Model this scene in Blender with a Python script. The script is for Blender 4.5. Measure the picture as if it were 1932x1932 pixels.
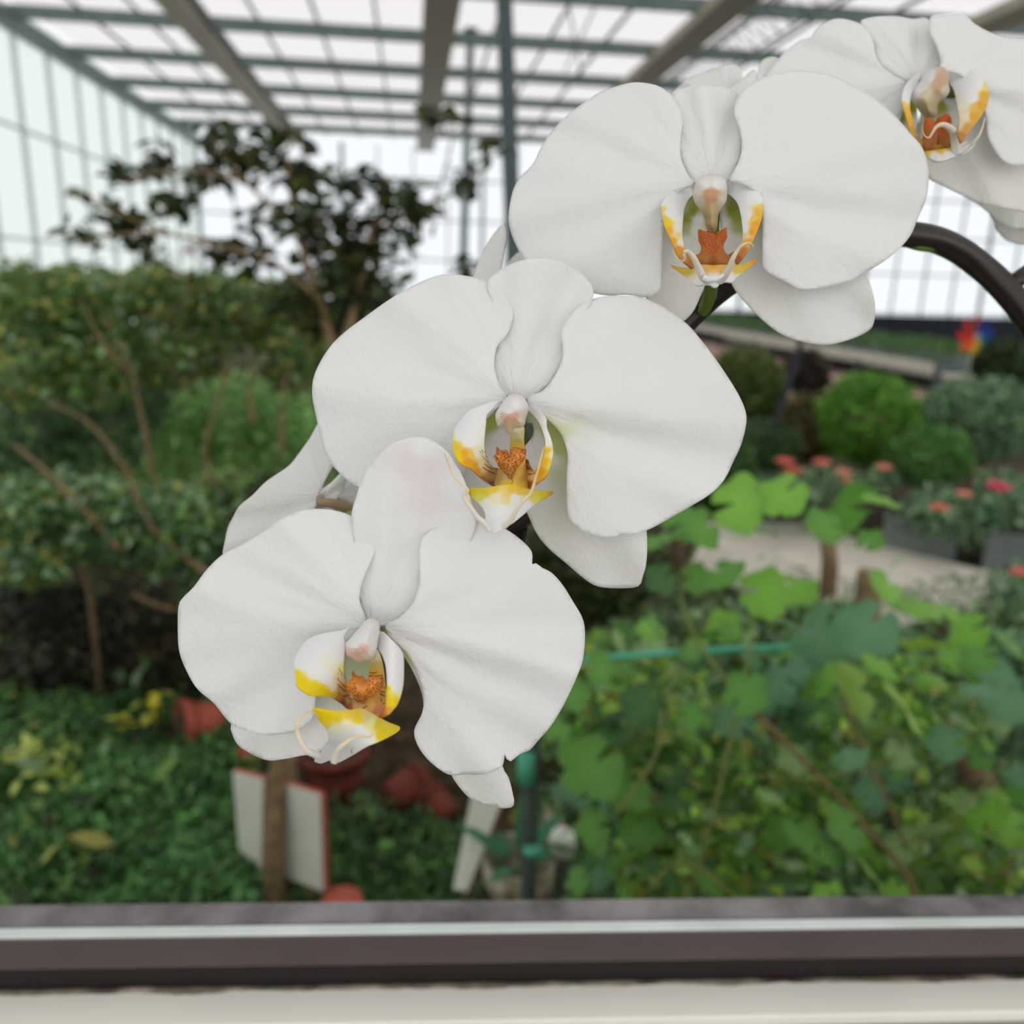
import bpy, math, random
import numpy as np
from mathutils import Vector, Matrix
from mathutils.geometry import delaunay_2d_cdt

for o in list(bpy.data.objects): bpy.data.objects.remove(o)
S = bpy.context.scene
COL = S.collection
random.seed(7); RNG = np.random.default_rng(7)

# ------------------------------------------------------------------ camera, sky, exposure
F = 1600.0                                   # focal length in pixels of a 1932 px frame
CAM = Vector((0, 0, 1.6))
Yc = Vector((-191, 443, -1600)).normalized()           # the greenhouse axis seen by the camera
Zc = Vector((-0.004, 1, 0)); Zc = (Zc - Yc * Zc.dot(Yc)).normalized()
Xc = Yc.cross(Zc)
CW = Matrix((Xc, Yc, Zc))                    # camera space -> world space
cam_data = bpy.data.cameras.new('camera'); cam = bpy.data.objects.new('camera', cam_data); COL.objects.link(cam)
cam.matrix_world = Matrix.Translation(CAM) @ CW.to_4x4()
cam_data.sensor_width = 36; cam_data.lens = 36 * F / 1932
cam_data.clip_start = 0.01; cam_data.clip_end = 200
cam_data.dof.use_dof = True; cam_data.dof.focus_distance = 0.238; cam_data.dof.aperture_fstop = 9.5
S.camera = cam

w = bpy.data.worlds.new('overcast_sky'); S.world = w; w.use_nodes = True
nt = w.node_tree; bg = nt.nodes['Background']
tc = nt.nodes.new('ShaderNodeTexCoord'); sep = nt.nodes.new('ShaderNodeSeparateXYZ'); rp = nt.nodes.new('ShaderNodeValToRGB')
nt.links.new(tc.outputs['Generated'], sep.inputs[0]); nt.links.new(sep.outputs['Z'], rp.inputs[0]); nt.links.new(rp.outputs[0], bg.inputs[0])
rp.color_ramp.elements[0].position = 0.0; rp.color_ramp.elements[0].color = (1.0, 0.99, 0.975, 1)
rp.color_ramp.elements[1].position = 1.0; rp.color_ramp.elements[1].color = (1.0, 0.99, 0.975, 1)
bg.inputs[1].default_value = 1.0
S.view_settings.view_transform = 'Standard'; S.view_settings.look = 'None'
S.view_settings.gamma = 1; S.view_settings.use_curve_mapping = False
S.view_settings.exposure = 0.64
S.cycles.max_bounces = 8; S.cycles.diffuse_bounces = 4; S.cycles.transparent_max_bounces = 12; S.cycles.transmission_bounces = 6

# ------------------------------------------------------------------ geometry helpers
CWn = np.array(CW)
def PA(xy, d):
    """photo pixels + distance along the view axis (metres) -> world points (n,3)"""
    xy = np.asarray(xy, float).reshape(-1, 2); d = np.broadcast_to(np.asarray(d, float), (len(xy),))
    c = np.stack([(xy[:, 0] - 966) / F * d, -(xy[:, 1] - 966) / F * d, -d], 1)
    return c @ CWn.T + np.array(CAM)
def P(x, y, d): return Vector(PA([(x, y)], d)[0])
def G(x, y, z=0.0):
    """pixel -> point on the horizontal plane at height z"""
    a = P(x, y, 1.0) - CAM
    return CAM + a * ((z - CAM.z) / a.z)
def depth_of(p): return -((CW.transposed() @ (Vector(p) - CAM)).z)

WL = {}
def link(o, parent=None, loc=None):
    COL.objects.link(o)
    if loc is not None: o.location = loc
    WL[o.name] = Vector(loc) if loc is not None else Vector((0, 0, 0))
    if parent:
        o.parent = parent; o.matrix_parent_inverse = Matrix.Translation(-WL[parent.name])
    return o
def tag(o, label=None, cat=None, group=None, kind=None):
    if label: o['label'] = label
    if cat: o['category'] = cat
    if group: o['group'] = group
    if kind: o['kind'] = kind
    return o
def empty(name, loc, label=None, cat=None, group=None, kind=None, parent=None):
    o = bpy.data.objects.new(name, None); o.empty_display_size = 0.02
    link(o, parent, loc); return tag(o, label, cat, group, kind)
def raw_mesh(name, V, Fc, col=None, uv=None, smooth=True):
    me = bpy.data.meshes.new(name)
    me.from_pydata([tuple(v) for v in V], [], [tuple(f) for f in Fc])
    if col is not None:
        a = me.color_attributes.new('Col', 'FLOAT_COLOR', 'POINT')
        c = np.ones((len(V), 4)); c[:, :3] = col; a.data.foreach_set('color', c.ravel())
    if uv is not None:
        l = me.uv_layers.new(name='UVMap'); idx = np.empty(len(me.loops), int); me.loops.foreach_get('vertex_index', idx)
        l.data.foreach_set('uv', np.asarray(uv)[idx].ravel())
    if smooth: me.polygons.foreach_set('use_smooth', [True] * len(me.polygons))
    me.update(); return me
def obj(name, V, Fc, mat, parent=None, loc=None, col=None, uv=None, smooth=True):
    V = np.asarray(V, float)
    if loc is None: loc = Vector(V.mean(0))
    me = raw_mesh(name, V - np.array(loc), Fc, col, uv, smooth); me.materials.append(mat)
    return link(bpy.data.objects.new(name, me), parent, loc)
def place(name, me, M, parent=None):
    """an object sharing a mesh, at world matrix M"""
    o = bpy.data.objects.new(name, me); COL.objects.link(o)
    WL[o.name] = M.to_translation()
    if parent: o.parent = parent; o.matrix_parent_inverse = Matrix.Translation(-WL[parent.name])
    o.matrix_basis = M; return o
def catmull(pts, closed=True, spacing=None, n=8):
    p = np.asarray(pts, float); N = len(p); out = []
    rng = range(N) if closed else range(N - 1)
    for i in rng:
        if closed: a, b, c, d = p[(i - 1) % N], p[i], p[(i + 1) % N], p[(i + 2) % N]
        else: a, b, c, d = p[max(i - 1, 0)], p[i], p[i + 1], p[min(i + 2, N - 1)]
        k = n if spacing is None else max(1, int(np.linalg.norm(c - b) / spacing))
        for j in range(k):
            t = j / k
            out.append(0.5 * ((2 * b) + (c - a) * t + (2 * a - 5 * b + 4 * c - d) * t * t + (3 * b - a - 3 * c + d) * t ** 3))
    if not closed: out.append(p[-1])
    return np.array(out)
def tube_geo(pts, rad, sides=8):
    pts = np.asarray(pts, float); n = len(pts); rad = np.broadcast_to(np.asarray(rad, float), (n,))
    V = []; Fc = []; up = Vector((0.13, 0.21, 1)).normalized()
    for i in range(n):
        t = Vector(pts[min(i + 1, n - 1)] - pts[max(i - 1, 0)]).normalized()
        if abs(t.dot(up)) > 0.98: up = Vector((1, 0.2, 0.1)).normalized()
        a = t.cross(up).normalized(); b = a.cross(t)
        for k in range(sides):
            an = 2 * math.pi * k / sides
            V.append(pts[i] + np.array(a * math.cos(an) + b * math.sin(an)) * rad[i])
    for i in range(n - 1):
        for k in range(sides):
            k2 = (k + 1) % sides; Fc.append((i * sides + k, i * sides + k2, (i + 1) * sides + k2, (i + 1) * sides + k))
    Fc.append(tuple(range(sides))[::-1]); Fc.append(tuple((n - 1) * sides + k for k in range(sides)))
    return V, Fc
def tube(name, pts, rad, mat, parent=None, sides=8, loc=None, col=None):
    V, Fc = tube_geo(pts, rad, sides)
    c = None
    if col is not None: c = np.repeat(np.asarray(col, float).reshape(-1, 3), sides, 0) if np.ndim(col) == 2 else np.tile(col, (len(V), 1))
    return obj(name, V, Fc, mat, parent, loc, c)
def box_geo(lo, hi):
    x0, y0, z0 = lo; x1, y1, z1 = hi
    V = [(x0, y0, z0), (x1, y0, z0), (x1, y1, z0), (x0, y1, z0), (x0, y0, z1), (x1, y0, z1), (x1, y1, z1), (x0, y1, z1)]
    Fc = [(0, 3, 2, 1), (4, 5, 6, 7), (0, 1, 5, 4), (1, 2, 6, 5), (2, 3, 7, 6), (3, 0, 4, 7)]
    return V, Fc
def box(name, lo, hi, mat, parent=None):
    V, Fc = box_geo(lo, hi); return obj(name, V, Fc, mat, parent, smooth=False)
def obox(name, c, ax, ay, az, mat, parent=None, bevel=0):
    """box by centre and three half-axis vectors"""
    c, ax, ay, az = map(Vector, (c, ax, ay, az))
    V = [c + ax * i + ay * j + az * k for i, j, k in ((-1, -1, -1), (1, -1, -1), (1, 1, -1), (-1, 1, -1), (-1, -1, 1), (1, -1, 1), (1, 1, 1), (-1, 1, 1))]
    _, Fc = box_geo((0, 0, 0), (1, 1, 1))
    o = obj(name, V, Fc, mat, parent, smooth=False)
    if bevel: m = o.modifiers.new('bevel', 'BEVEL'); m.width = bevel; m.segments = 2
    return o

# ------------------------------------------------------------------ materials
def lin(r, g, b):
    f = lambda c: c / 255 / 12.92 if c / 255 <= 0.04045 else ((c / 255 + 0.055) / 1.055) ** 2.4
    return (f(r), f(g), f(b))
def mat(name, col, rough=0.6, metal=0, var=0.0, scale=8, col2=None, bump=0, spec=0.4):
    m = bpy.data.materials.new(name); m.use_nodes = True; n = m.node_tree.nodes; L = m.node_tree.links; b = n['Principled BSDF']
    b.inputs['Roughness'].default_value = rough; b.inputs['Metallic'].default_value = metal; b.inputs['Specular IOR Level'].default_value = spec
    b.inputs['Base Color'].default_value = (*col, 1)
    if var or col2:
        t = n.new('ShaderNodeTexCoord'); no = n.new('ShaderNodeTexNoise'); no.inputs['Scale'].default_value = scale; no.inputs['Detail'].default_value = 6
        r = n.new('ShaderNodeValToRGB'); L.new(t.outputs['Object'], no.inputs[0]); L.new(no.outputs[0], r.inputs[0])
        c2 = col2 if col2 else tuple(c * (1 - var) for c in col)
        r.color_ramp.elements[0].position = 0.35; r.color_ramp.elements[0].color = (*c2, 1)
        r.color_ramp.elements[1].position = 0.65; r.color_ramp.elements[1].color = (*col, 1)
        L.new(r.outputs[0], b.inputs['Base Color'])
        if bump:
            bp = n.new('ShaderNodeBump'); bp.inputs['Strength'].default_value = bump; bp.inputs['Distance'].default_value = 0.01
            L.new(no.outputs[0], bp.inputs['Height']); L.new(bp.outputs[0], b.inputs['Normal'])
    return m
def organ(name, transl, rough=0.55, spec=0.25, veins=False, bumpd=0.0002, noise=500):
    """vertex-coloured petal / leaf tissue: principled mixed with translucency"""
    m = bpy.data.materials.new(name); m.use_nodes = True; n = m.node_tree.nodes; L = m.node_tree.links; b = n['Principled BSDF']
    a = n.new('ShaderNodeAttribute'); a.attribute_name = 'Col'
    tr = n.new('ShaderNodeBsdfTranslucent'); mx = n.new('ShaderNodeMixShader'); mx.inputs[0].default_value = transl
    L.new(a.outputs['Color'], b.inputs['Base Color']); L.new(a.outputs['Color'], tr.inputs[0])
    b.inputs['Roughness'].default_value = rough; b.inputs['Specular IOR Level'].default_value = spec
    L.new(b.outputs[0], mx.inputs[1]); L.new(tr.outputs[0], mx.inputs[2]); L.new(mx.outputs[0], n['Material Output'].inputs[0])
    if veins:
        t = n.new('ShaderNodeTexCoord'); mp = n.new('ShaderNodeMapping'); mp.inputs['Scale'].default_value = (26, 2.2, 1)
        no = n.new('ShaderNodeTexNoise'); no.inputs['Scale'].default_value = 1.0; no.inputs['Detail'].default_value = 4
        L.new(t.outputs['UV'], mp.inputs[0]); L.new(mp.outputs[0], no.inputs[0])
        n2 = n.new('ShaderNodeTexNoise'); n2.inputs['Scale'].default_value = noise; n2.inputs['Detail'].default_value = 3; L.new(t.outputs['Object'], n2.inputs[0])
        ad = n.new('ShaderNodeMath'); ad.operation = 'MULTIPLY_ADD'; ad.inputs[1].default_value = 0.35
        L.new(n2.outputs[0], ad.inputs[0]); L.new(no.outputs[0], ad.inputs[2])
        bp = n.new('ShaderNodeBump'); bp.inputs['Strength'].default_value = 1; bp.inputs['Distance'].default_value = bumpd
        L.new(ad.outputs[0], bp.inputs['Height']); L.new(bp.outputs[0], b.inputs['Normal']); L.new(bp.outputs[0], tr.inputs['Normal'])
    return m
def pane_mat(name, col, t):
    """milky greenhouse sheet: clear share t, the rest scatters through"""
    m = bpy.data.materials.new(name); m.use_nodes = True; n = m.node_tree.nodes; L = m.node_tree.links; n.remove(n['Principled BSDF'])
    a = n.new('ShaderNodeBsdfTransparent'); a.inputs[0].default_value = (*col, 1)
    b = n.new('ShaderNodeBsdfTranslucent'); b.inputs[0].default_value = (*col, 1)
    x = n.new('ShaderNodeMixShader'); x.inputs[0].default_value = 1 - t
    L.new(a.outputs[0], x.inputs[1]); L.new(b.outputs[0], x.inputs[2]); L.new(x.outputs[0], n['Material Output'].inputs[0]); return m

M_petal = organ('petal_tissue', 0.30, 0.6, 0.2, True, 0.0009)
M_lip = organ('lip_tissue', 0.25, 0.4, 0.35)
M_leaf = organ('leaf_tissue', 0.3, 0.45, 0.35)
M_bark = mat('bark', lin(146, 122, 90), 0.85, var=0.45, scale=40, bump=0.6)
M_stem = mat('dark_orchid_stem', lin(40, 30, 26), 0.35, var=0.4, scale=60)
M_green_stem = mat('green_stem', lin(96, 120, 50), 0.5, var=0.3, scale=60)
M_vine = mat('vine_stem', lin(120, 132, 70), 0.6, var=0.4, scale=40)
M_steel = mat('green_grey_steel', lin(112, 128, 124), 0.5, 0.2, var=0.2, scale=6)
M_dsteel = mat('dark_steel', lin(82, 96, 96), 0.5, 0.2, var=0.25, scale=10)
M_gutter = mat('tan_gutter', lin(168, 160, 142), 0.6, 0, var=0.12, scale=3)
M_soil = mat('soil', lin(84, 72, 46), 0.95, col2=lin(46, 44, 26), scale=9, bump=0.8)
M_concrete = mat('concrete', lin(228, 222, 206), 0.85, var=0.15, scale=4, bump=0.2)
M_ledge = mat('ledge_concrete', lin(150, 146, 146), 0.85, col2=lin(92, 90, 88), scale=22, bump=0.3)
M_brown = mat('brown_aluminium', lin(92, 80, 80), 0.4, 0.3, var=0.12, scale=14)
M_recess_shade = mat('painted_recess_shade', lin(30, 22, 22), 0.7)  # near-black colour that paints the shade of the sill recess
M_bead = mat('pale_bead', lin(214, 224, 220), 0.3, 0.0, var=0.15, scale=20)
M_cream = mat('cream_paint', lin(244, 241, 230), 0.6, var=0.05, scale=12)
M_dirt = mat('dirty_caulk', lin(170, 160, 142), 0.9, col2=lin(70, 52, 42), scale=30, bump=0.4)
M_terra = mat('terracotta', lin(196, 100, 78), 0.75, var=0.3, scale=18)
M_terra2 = mat('old_terracotta', lin(130, 62, 46), 0.8, var=0.4, scale=18)
M_board = mat('white_board', lin(222, 226, 212), 0.6, var=0.08, scale=10)
M_rededge = mat('red_edge', lin(190, 96, 76), 0.7)
M_band = mat('black_shade_cloth', lin(38, 42, 52), 0.9)
M_pink = mat('pinkish_brick', lin(226, 188, 172), 0.85, var=0.25, scale=5)
M_teal = mat('teal_plastic', lin(84, 176, 142), 0.45)
M_pipe = mat('grey_pipe', lin(96, 112, 106), 0.5, var=0.3, scale=10)
M_roof = pane_mat('milky_roof_sheet', (0.76, 0.755, 0.765), 0.7)
M_wallp = pane_mat('wall_sheet', (0.78, 0.80, 0.82), 0.8)
M_leftp = pane_mat('left_wall_sheet', (0.74, 0.77, 0.765), 0.6)
def plain(name, c, **k): return mat(name, c, **k)

# ------------------------------------------------------------------ the greenhouse
HC = 5.2; WXL = -5.9; WXR = 26.0; YB = 26.0; YF = -4.0
floor = box('floor', (WXL, YF, -0.1), (WXR, YB, 0.0), M_soil); tag(floor, kind='structure', label='dark brown garden soil under the plants')
BX = [-3.2, 0.42, 4.1, 7.75, 11.4, 15.05, 18.7, 22.35]
ceiling = empty('ceiling', (0, 0, HC), kind='structure')
ys = [YF + 2.35 * k for k in range(13)] + [YB]
def beam(name, lo, hi, m): return box(name, lo, hi, m, ceiling)
for y in ys[1:-1]:
    beam('cross_beam', (WXL, y - 0.045, HC - 0.06), (WXR, y + 0.045, HC + 0.12), M_steel)
for x in BX:
    beam('gutter_beam', (x - 0.24 if x > 0 else x - 0.17, YF, HC - 0.16), (x + 0.24 if x > 0 else x + 0.17, YB, HC - 0.01), M_gutter)
xs = [-5.9, -4.9, -4.05, -2.3, -1.4, -0.5] + [0.42 + 0.9 * k for k in range(1, 29)]
for x in xs[1:]:
    if min(abs(x - b) for b in BX) > 0.3: beam('glazing_bar', (x - 0.02, YF, HC + 0.12), (x + 0.02, YB, HC + 0.17), M_steel)
V, Fc = box_geo((-0.5, -0.5, -0.5), (0.5, 0.5, 0.5)); me_pane = raw_mesh('roof_pane', V, Fc, smooth=False); me_pane.materials.append(M_roof)
xs_p = [-5.9, -4.9, -4.05, -3.2, -2.3, -1.4, -0.5, 0.42, 2.22, 4.1, 5.9, 7.75, 9.6, 11.4, 13.2, 15.05, 18.7, 22.35, 26]
for a, b in zip(xs_p[:-1], xs_p[1:]):
    for c, d in zip(ys[:-1], ys[1:]):
        place('pane', me_pane, Matrix.Translation(((a + b) / 2, (c + d) / 2, HC + 0.2)) @ Matrix.Diagonal((b - a - 0.02, d - c - 0.03, 0.006, 1)), ceiling)
# two lattice girders in which web rods zigzag above the outer gutters
for x, dx in ((-3.0, 0.0), (4.6, 0.0)):
    Vt, Ft = [], []
    def addtube(a, b, r):
        v, f = tube_geo([a, b], r, 5); k = len(Vt); Vt.extend(v); Ft.extend([tuple(i + k for i in q) for q in f])
    addtube((x, 6, HC - 0.02), (x, YB, HC - 0.02), 0.02); addtube((x + 0.35, 6, HC - 0.32), (x + 0.35, YB, HC - 0.32), 0.02)
    y = 6.0; k = 0
    while y < YB:
        addtube((x, y, HC - 0.02), (x + 0.35, y + 0.2, HC - 0.32), 0.009); addtube((x + 0.35, y + 0.2, HC - 0.32), (x, y + 0.4, HC - 0.02), 0.009); y += 0.4
    tag(obj('lattice_girder', Vt, Ft, M_steel, ceiling), kind='stuff')
for a, b in (((1.0, 8, HC), (2.6, 14, HC - 0.6)), ((2.2, 8, HC), (2.5, 15, HC - 0.3))):
    tube('tie_rod', [a, b], 0.014, M_dsteel, ceiling, 6)

wall_back = empty('wall_back', (0, YB, 0), kind='structure')
wall_left = empty('wall_left', (WXL, 0, 0), kind='structure')
me_wp = raw_mesh('wall_pane', V, Fc, smooth=False); me_wp.materials.append(M_wallp)
me_lp = raw_mesh('left_pane', V, Fc, smooth=False); me_lp.materials.append(M_leftp)
zr = [0.9, 2.1, 3.2, 4.3, HC + 0.19]
nx = 32; wx = [WXL + (WXR - WXL) * i / nx for i in range(nx + 1)]
for i in range(nx):
    for a, b in zip(zr[:-1], zr[1:]):
        place('pane', me_wp, Matrix.Translation(((wx[i] + wx[i + 1]) / 2, YB, (a + b) / 2)) @ Matrix.Diagonal((wx[1] - wx[0] - 0.02, 0.006, b - a - 0.02, 1)), wall_back)
for i, x in enumerate(wx): box('mullion', (x - (0.05 if i % 4 == 0 else 0.018), YB - 0.08, 0), (x + (0.05 if i % 4 == 0 else 0.018), YB - 0.01, HC), M_steel, wall_back)
for z in zr[:-1]: box('rail', (WXL, YB - 0.06, z - 0.02), (WXR, YB - 0.01, z + 0.02), M_steel, wall_back)
box('shade_cloth', (WXL, YB - 0.14, 0), (WXR, YB - 0.1, 0.86), M_band, wall_back)
ly = [YF + 1.25 * i for i in range(25)]
for i in range(24):
    for a, b in zip([0.5, 2.0, 3.6], [2.0, 3.6, HC + 0.19]):
        place('pane', me_lp, Matrix.Translation((WXL, (ly[i] + ly[i + 1]) / 2, (a + b) / 2)) @ Matrix.Diagonal((0.006, 1.23, b - a - 0.02, 1)), wall_left)
for i, y in enumerate(ly): box('mullion', (WXL + 0.01, y - 0.03, 0), (WXL + 0.08, y + 0.03, HC), mat('pale_mullion', lin(205, 218, 214)) if i == 0 else bpy.data.materials['pale_mullion'], wall_left)
for z in (0.5, 2.0, 3.6): box('rail', (WXL + 0.01, YF, z - 0.02), (WXL + 0.07, YB, z + 0.02), bpy.data.materials['pale_mullion'], wall_left)
box('base_wall', (WXL - 0.05, YF, 0), (WXL + 0.02, YB, 0.5), M_concrete, wall_left)
box('eave_beam', (WXL - 0.05, YF, HC - 0.25), (WXL + 0.15, YB, HC), M_steel, wall_left)

def post(t, b, d, wpx, m, label):
    """a post through two sighted points at one distance, carried on to the floor and the roof"""
    p0, p1 = P(*t, d), P(*b, d); u = (p0 - p1) / (p0.z - p1.z)
    foot = p1 - u * p1.z; head = p1 + u * (HC - 0.2 - p1.z); w2 = wpx / F * d / 2
    e = empty('post', foot, label, 'post'); V = []
    for p in (foot, head):
        for sx, sy in ((-1, -1), (1, -1), (1, 1), (-1, 1)): V.append(p + Vector((sx * w2, sy * w2, 0)))
    o = obj('shaft', V, [(0, 3, 2, 1), (4, 5, 6, 7), (0, 1, 5, 4), (1, 2, 6, 5), (2, 3, 7, 6), (3, 0, 4, 7)], m, e, smooth=False)
    b_ = o.modifiers.new('bevel', 'BEVEL'); b_.width = w2 * 0.2
    obox('base_plate', foot + Vector((0, 0, 0.01)), (w2 * 2.2, 0, 0), (0, w2 * 2.2, 0), (0, 0, 0.01), M_dsteel, e)
    obox('head_plate', head, (w2 * 1.8, 0, 0), (0, w2 * 1.8, 0), (0, 0, 0.01), M_dsteel, e)
post((951, 0), (969, 480), 7.0, 29, M_dsteel, 'thick dark grey steel post rising behind the middle orchid flower')
post((890, 0), (877, 400), 12.0, 14, M_steel, 'thin pale grey steel post between the tan gutter and the thick dark post')

# ------------------------------------------------------------------ the window sill below the orchid
psi = 0.047
Rh = (CW @ Vector((1, 0, 0))); Rh.z = 0; Rh.normalize(); Nh = Vector((0, 0, 1)).cross(Rh)
Wd = (Rh * math.cos(psi) + Nh * math.sin(psi)).normalized(); Nd = Vector((0, 0, 1)).cross(Wd)
WO = P(966, 1760, 0.475)
def zf(py, n=0.0):
    """height above WO at which the sight line through row py meets the upright plane n behind WO"""
    a = P(966, py, 1.0) - CAM; t = (WO + Nd * n - CAM).dot(Nd) / a.dot(Nd); return (CAM + a * t - WO).z
def nf_(py, z):
    """distance behind WO at which the sight line through row py meets the level z above WO"""
    return (G(966, py, WO.z + z) - WO).dot(Nd)
def sill_box(name, n0, n1, z0, z1, m, parent=None, half=0.62, bevel=0):
    return obox(name, WO + Nd * ((n0 + n1) / 2) + Vector((0, 0, (z0 + z1) / 2)), Wd * half, Nd * ((n1 - n0) / 2), Vector((0, 0, (z1 - z0) / 2)), m, parent, bevel)
win = empty('window_1', WO, kind='structure')
z_b = zf(1818); z_c = zf(1852, 0.004)
nb = nf_(1741, 0.0)
sill_box('track', 0.0, 0.010, z_b, -0.0004, M_brown, win, bevel=0.0010)
sill_box('recess_shade', 0.004, 0.012, z_c - 0.012, z_b + 0.001, M_recess_shade, win)  # set-back strip under the track, recess shade put into its colour
sill_box('bead', 0.0006, nb, -0.003, 0.0004, M_bead, win, bevel=0.0004)
n_l = nf_(1855, z_c - 0.0)
zs = z_c + 0.0004; nback = nf_(1856, zs); nfront = nf_(1926, zs)
ledge = empty('trim_1', WO + Vector((0, 0, zs)), kind='structure')
sill_box('painted_ledge', nfront, nback, zs - 0.02, zs, M_cream, ledge, bevel=0.0012)
sill_box('ledge_base', nback, 0.02, zs - 0.03, zs - 0.004, M_recess_shade, ledge)
Vd, Fd = [], []; rgd = np.random.default_rng(4); sm = np.convolve(rgd.normal(0, 1, 400), np.ones(9) / 3, 'same'); sm2 = np.convolve(rgd.normal(0, 1, 400), np.ones(5) / 2.2, 'same')
for i in range(361):
    x = -0.6 + 1.2 * i / 360
    wv = 0.0016 + 0.0006 * sm[i]; hv = 0.0005 + 0.0002 * sm2[i]; b0 = WO + Wd * x + Vector((0, 0, zs))
    for n, z in ((nback - 0.001 - wv, 0.0001), (nback - 0.001 - wv * .5, hv), (nback + 0.001, hv * 1.2), (nback + 0.002, -0.002)): Vd.append(b0 + Nd * n + Vector((0, 0, z)))
for i in range(360):
    for k in range(3): Fd.append((i * 4 + k, i * 4 + k + 1, i * 4 + 5 + k, i * 4 + 4 + k))
obj('caulk', Vd, Fd, M_dirt, ledge)
sill_box('lower_ledge', -0.20, nfront - 0.0005, zs - 0.08, zs - 0.006, mat('grey_plaster', lin(150, 148, 138), 0.8, var=0.1), ledge)
zo = -0.012; n0, n1 = nf_(1760, zo), nf_(1697, zo)
outer = empty('wall_front', WO + Nd * n0 + Vector((0, 0, zo)), kind='structure')
sill_box('outer_ledge', 0.011, n1, zo - 0.03, zo, M_ledge, outer, bevel=0.001)
sill_box('wall_below', 0.013, n1 - 0.004, -WO.z, zo - 0.031, M_concrete, outer, half=2.5)

# ------------------------------------------------------------------ orchid
def idw(samples, xy, power=5):
    s = np.array([(a, b) for a, b, _ in samples], float); c = np.array([k for *_, k in samples], float)
    d = ((xy[:, None, :] - s[None]) ** 2).sum(2) + 5.0; wt = d ** (-power / 2)
    return (wt[:, :, None] * c[None]).sum(1) / wt.sum(1)[:, None]
def seg_dist(xy, poly):
    best = np.full(len(xy), 1e9)
    for a, b in zip(poly[:-1], poly[1:]):
        ab = b - a; t = np.clip(((xy - a) @ ab) / (ab @ ab + 1e-9), 0, 1)
        best = np.minimum(best, np.linalg.norm(xy - (a + t[:, None] * ab), axis=1))
    return best
def inside(pts, poly):
    x, y = pts[:, 0], pts[:, 1]; r = np.zeros(len(pts), bool); j = len(poly) - 1
    for i in range(len(poly)):
        xi, yi = poly[i]; xj, yj = poly[j]
        c = ((yi > y) != (yj > y)) & (x < (xj - xi) * (y - yi) / (yj - yi + 1e-12) + xi); r ^= c; j = i
    return r
def mesh2d(outline, step):
    o = catmull(outline, True, spacing=step)
    keep = [0]
    for i in range(1, len(o)):
        if np.linalg.norm(o[i] - o[keep[-1]]) > step * 0.35: keep.append(i)
    o = o[keep]
    lo, hi = o.min(0), o.max(0); g = []
    yy = lo[1]; row = 0
    while yy < hi[1]:
        xx = np.arange(lo[0] + (step / 2 if row % 2 else 0), hi[0], step); g.append(np.stack([xx, np.full(len(xx), yy)], 1)); yy += step * 0.87; row += 1
    g = np.concatenate(g); g = g[inside(g, o)]
    cl = np.vstack([o, o[:1]]); g = g[seg_dist(g, cl) > step * 0.55]
    allp = np.vstack([o, g]); n = len(o)
    r = delaunay_2d_cdt([Vector(p) for p in allp], [(i, (i + 1) % n) for i in range(n)], [list(range(n))], 1, 1e-4)
    return np.array([(v.x, v.y) for v in r[0]]), [tuple(f) for f in r[2]], o
def patch(name, outline, depth, colour, mat_, parent, step=6.0, thick=0.0004, uvbase=None, strokes=(), label=None, loc=None, uvaxis=0.0):
    """a curved sheet of tissue: silhouette in photo pixels, its own depth relief, real thickness"""
    xy, fc, o = mesh2d(outline, step)
    d = depth(xy, o); V = PA(xy, d)
    c = colour(xy) if callable(colour) else np.tile(colour, (len(xy), 1))
    if mat_ is M_lip: c = np.minimum(c * 1.18, 0.87)
    for poly, wd, sc in strokes:
        if len(poly) < 2: continue
        poly = np.asarray(poly, float); near = (xy > poly.min(0) - 4).all(1) & (xy < poly.max(0) + 4).all(1)
        if near.any():
            sd = seg_dist(xy[near], poly); k = np.clip(1.2 - sd / wd, 0, 1)[:, None]; c[near] = c[near] * (1 - k) + np.array(sc) * k
    b = np.array(uvbase if uvbase is not None else o.mean(0)); v = xy - b
    ca, sa = math.cos(uvaxis), math.sin(uvaxis)
    uv = np.stack([np.arctan2(v[:, 1] * ca - v[:, 0] * sa, v[:, 0] * ca + v[:, 1] * sa) / (2 * math.pi), np.linalg.norm(v, axis=1) / 200], 1)
    # make faces look at the camera
    f0 = fc[0]; a_, b_, c_ = (Vector(V[i]) for i in f0)
    if (b_ - a_).cross(c_ - a_).dot(CAM - a_) < 0: fc = [f[::-1] for f in fc]
    ob = obj(name, V, fc, mat_, parent, loc, c, uv)
    m = ob.modifiers.new('thickness', 'SOLIDIFY'); m.thickness = thick; m.offset = -1
    if label: ob['label'] = label
    return ob
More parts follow.
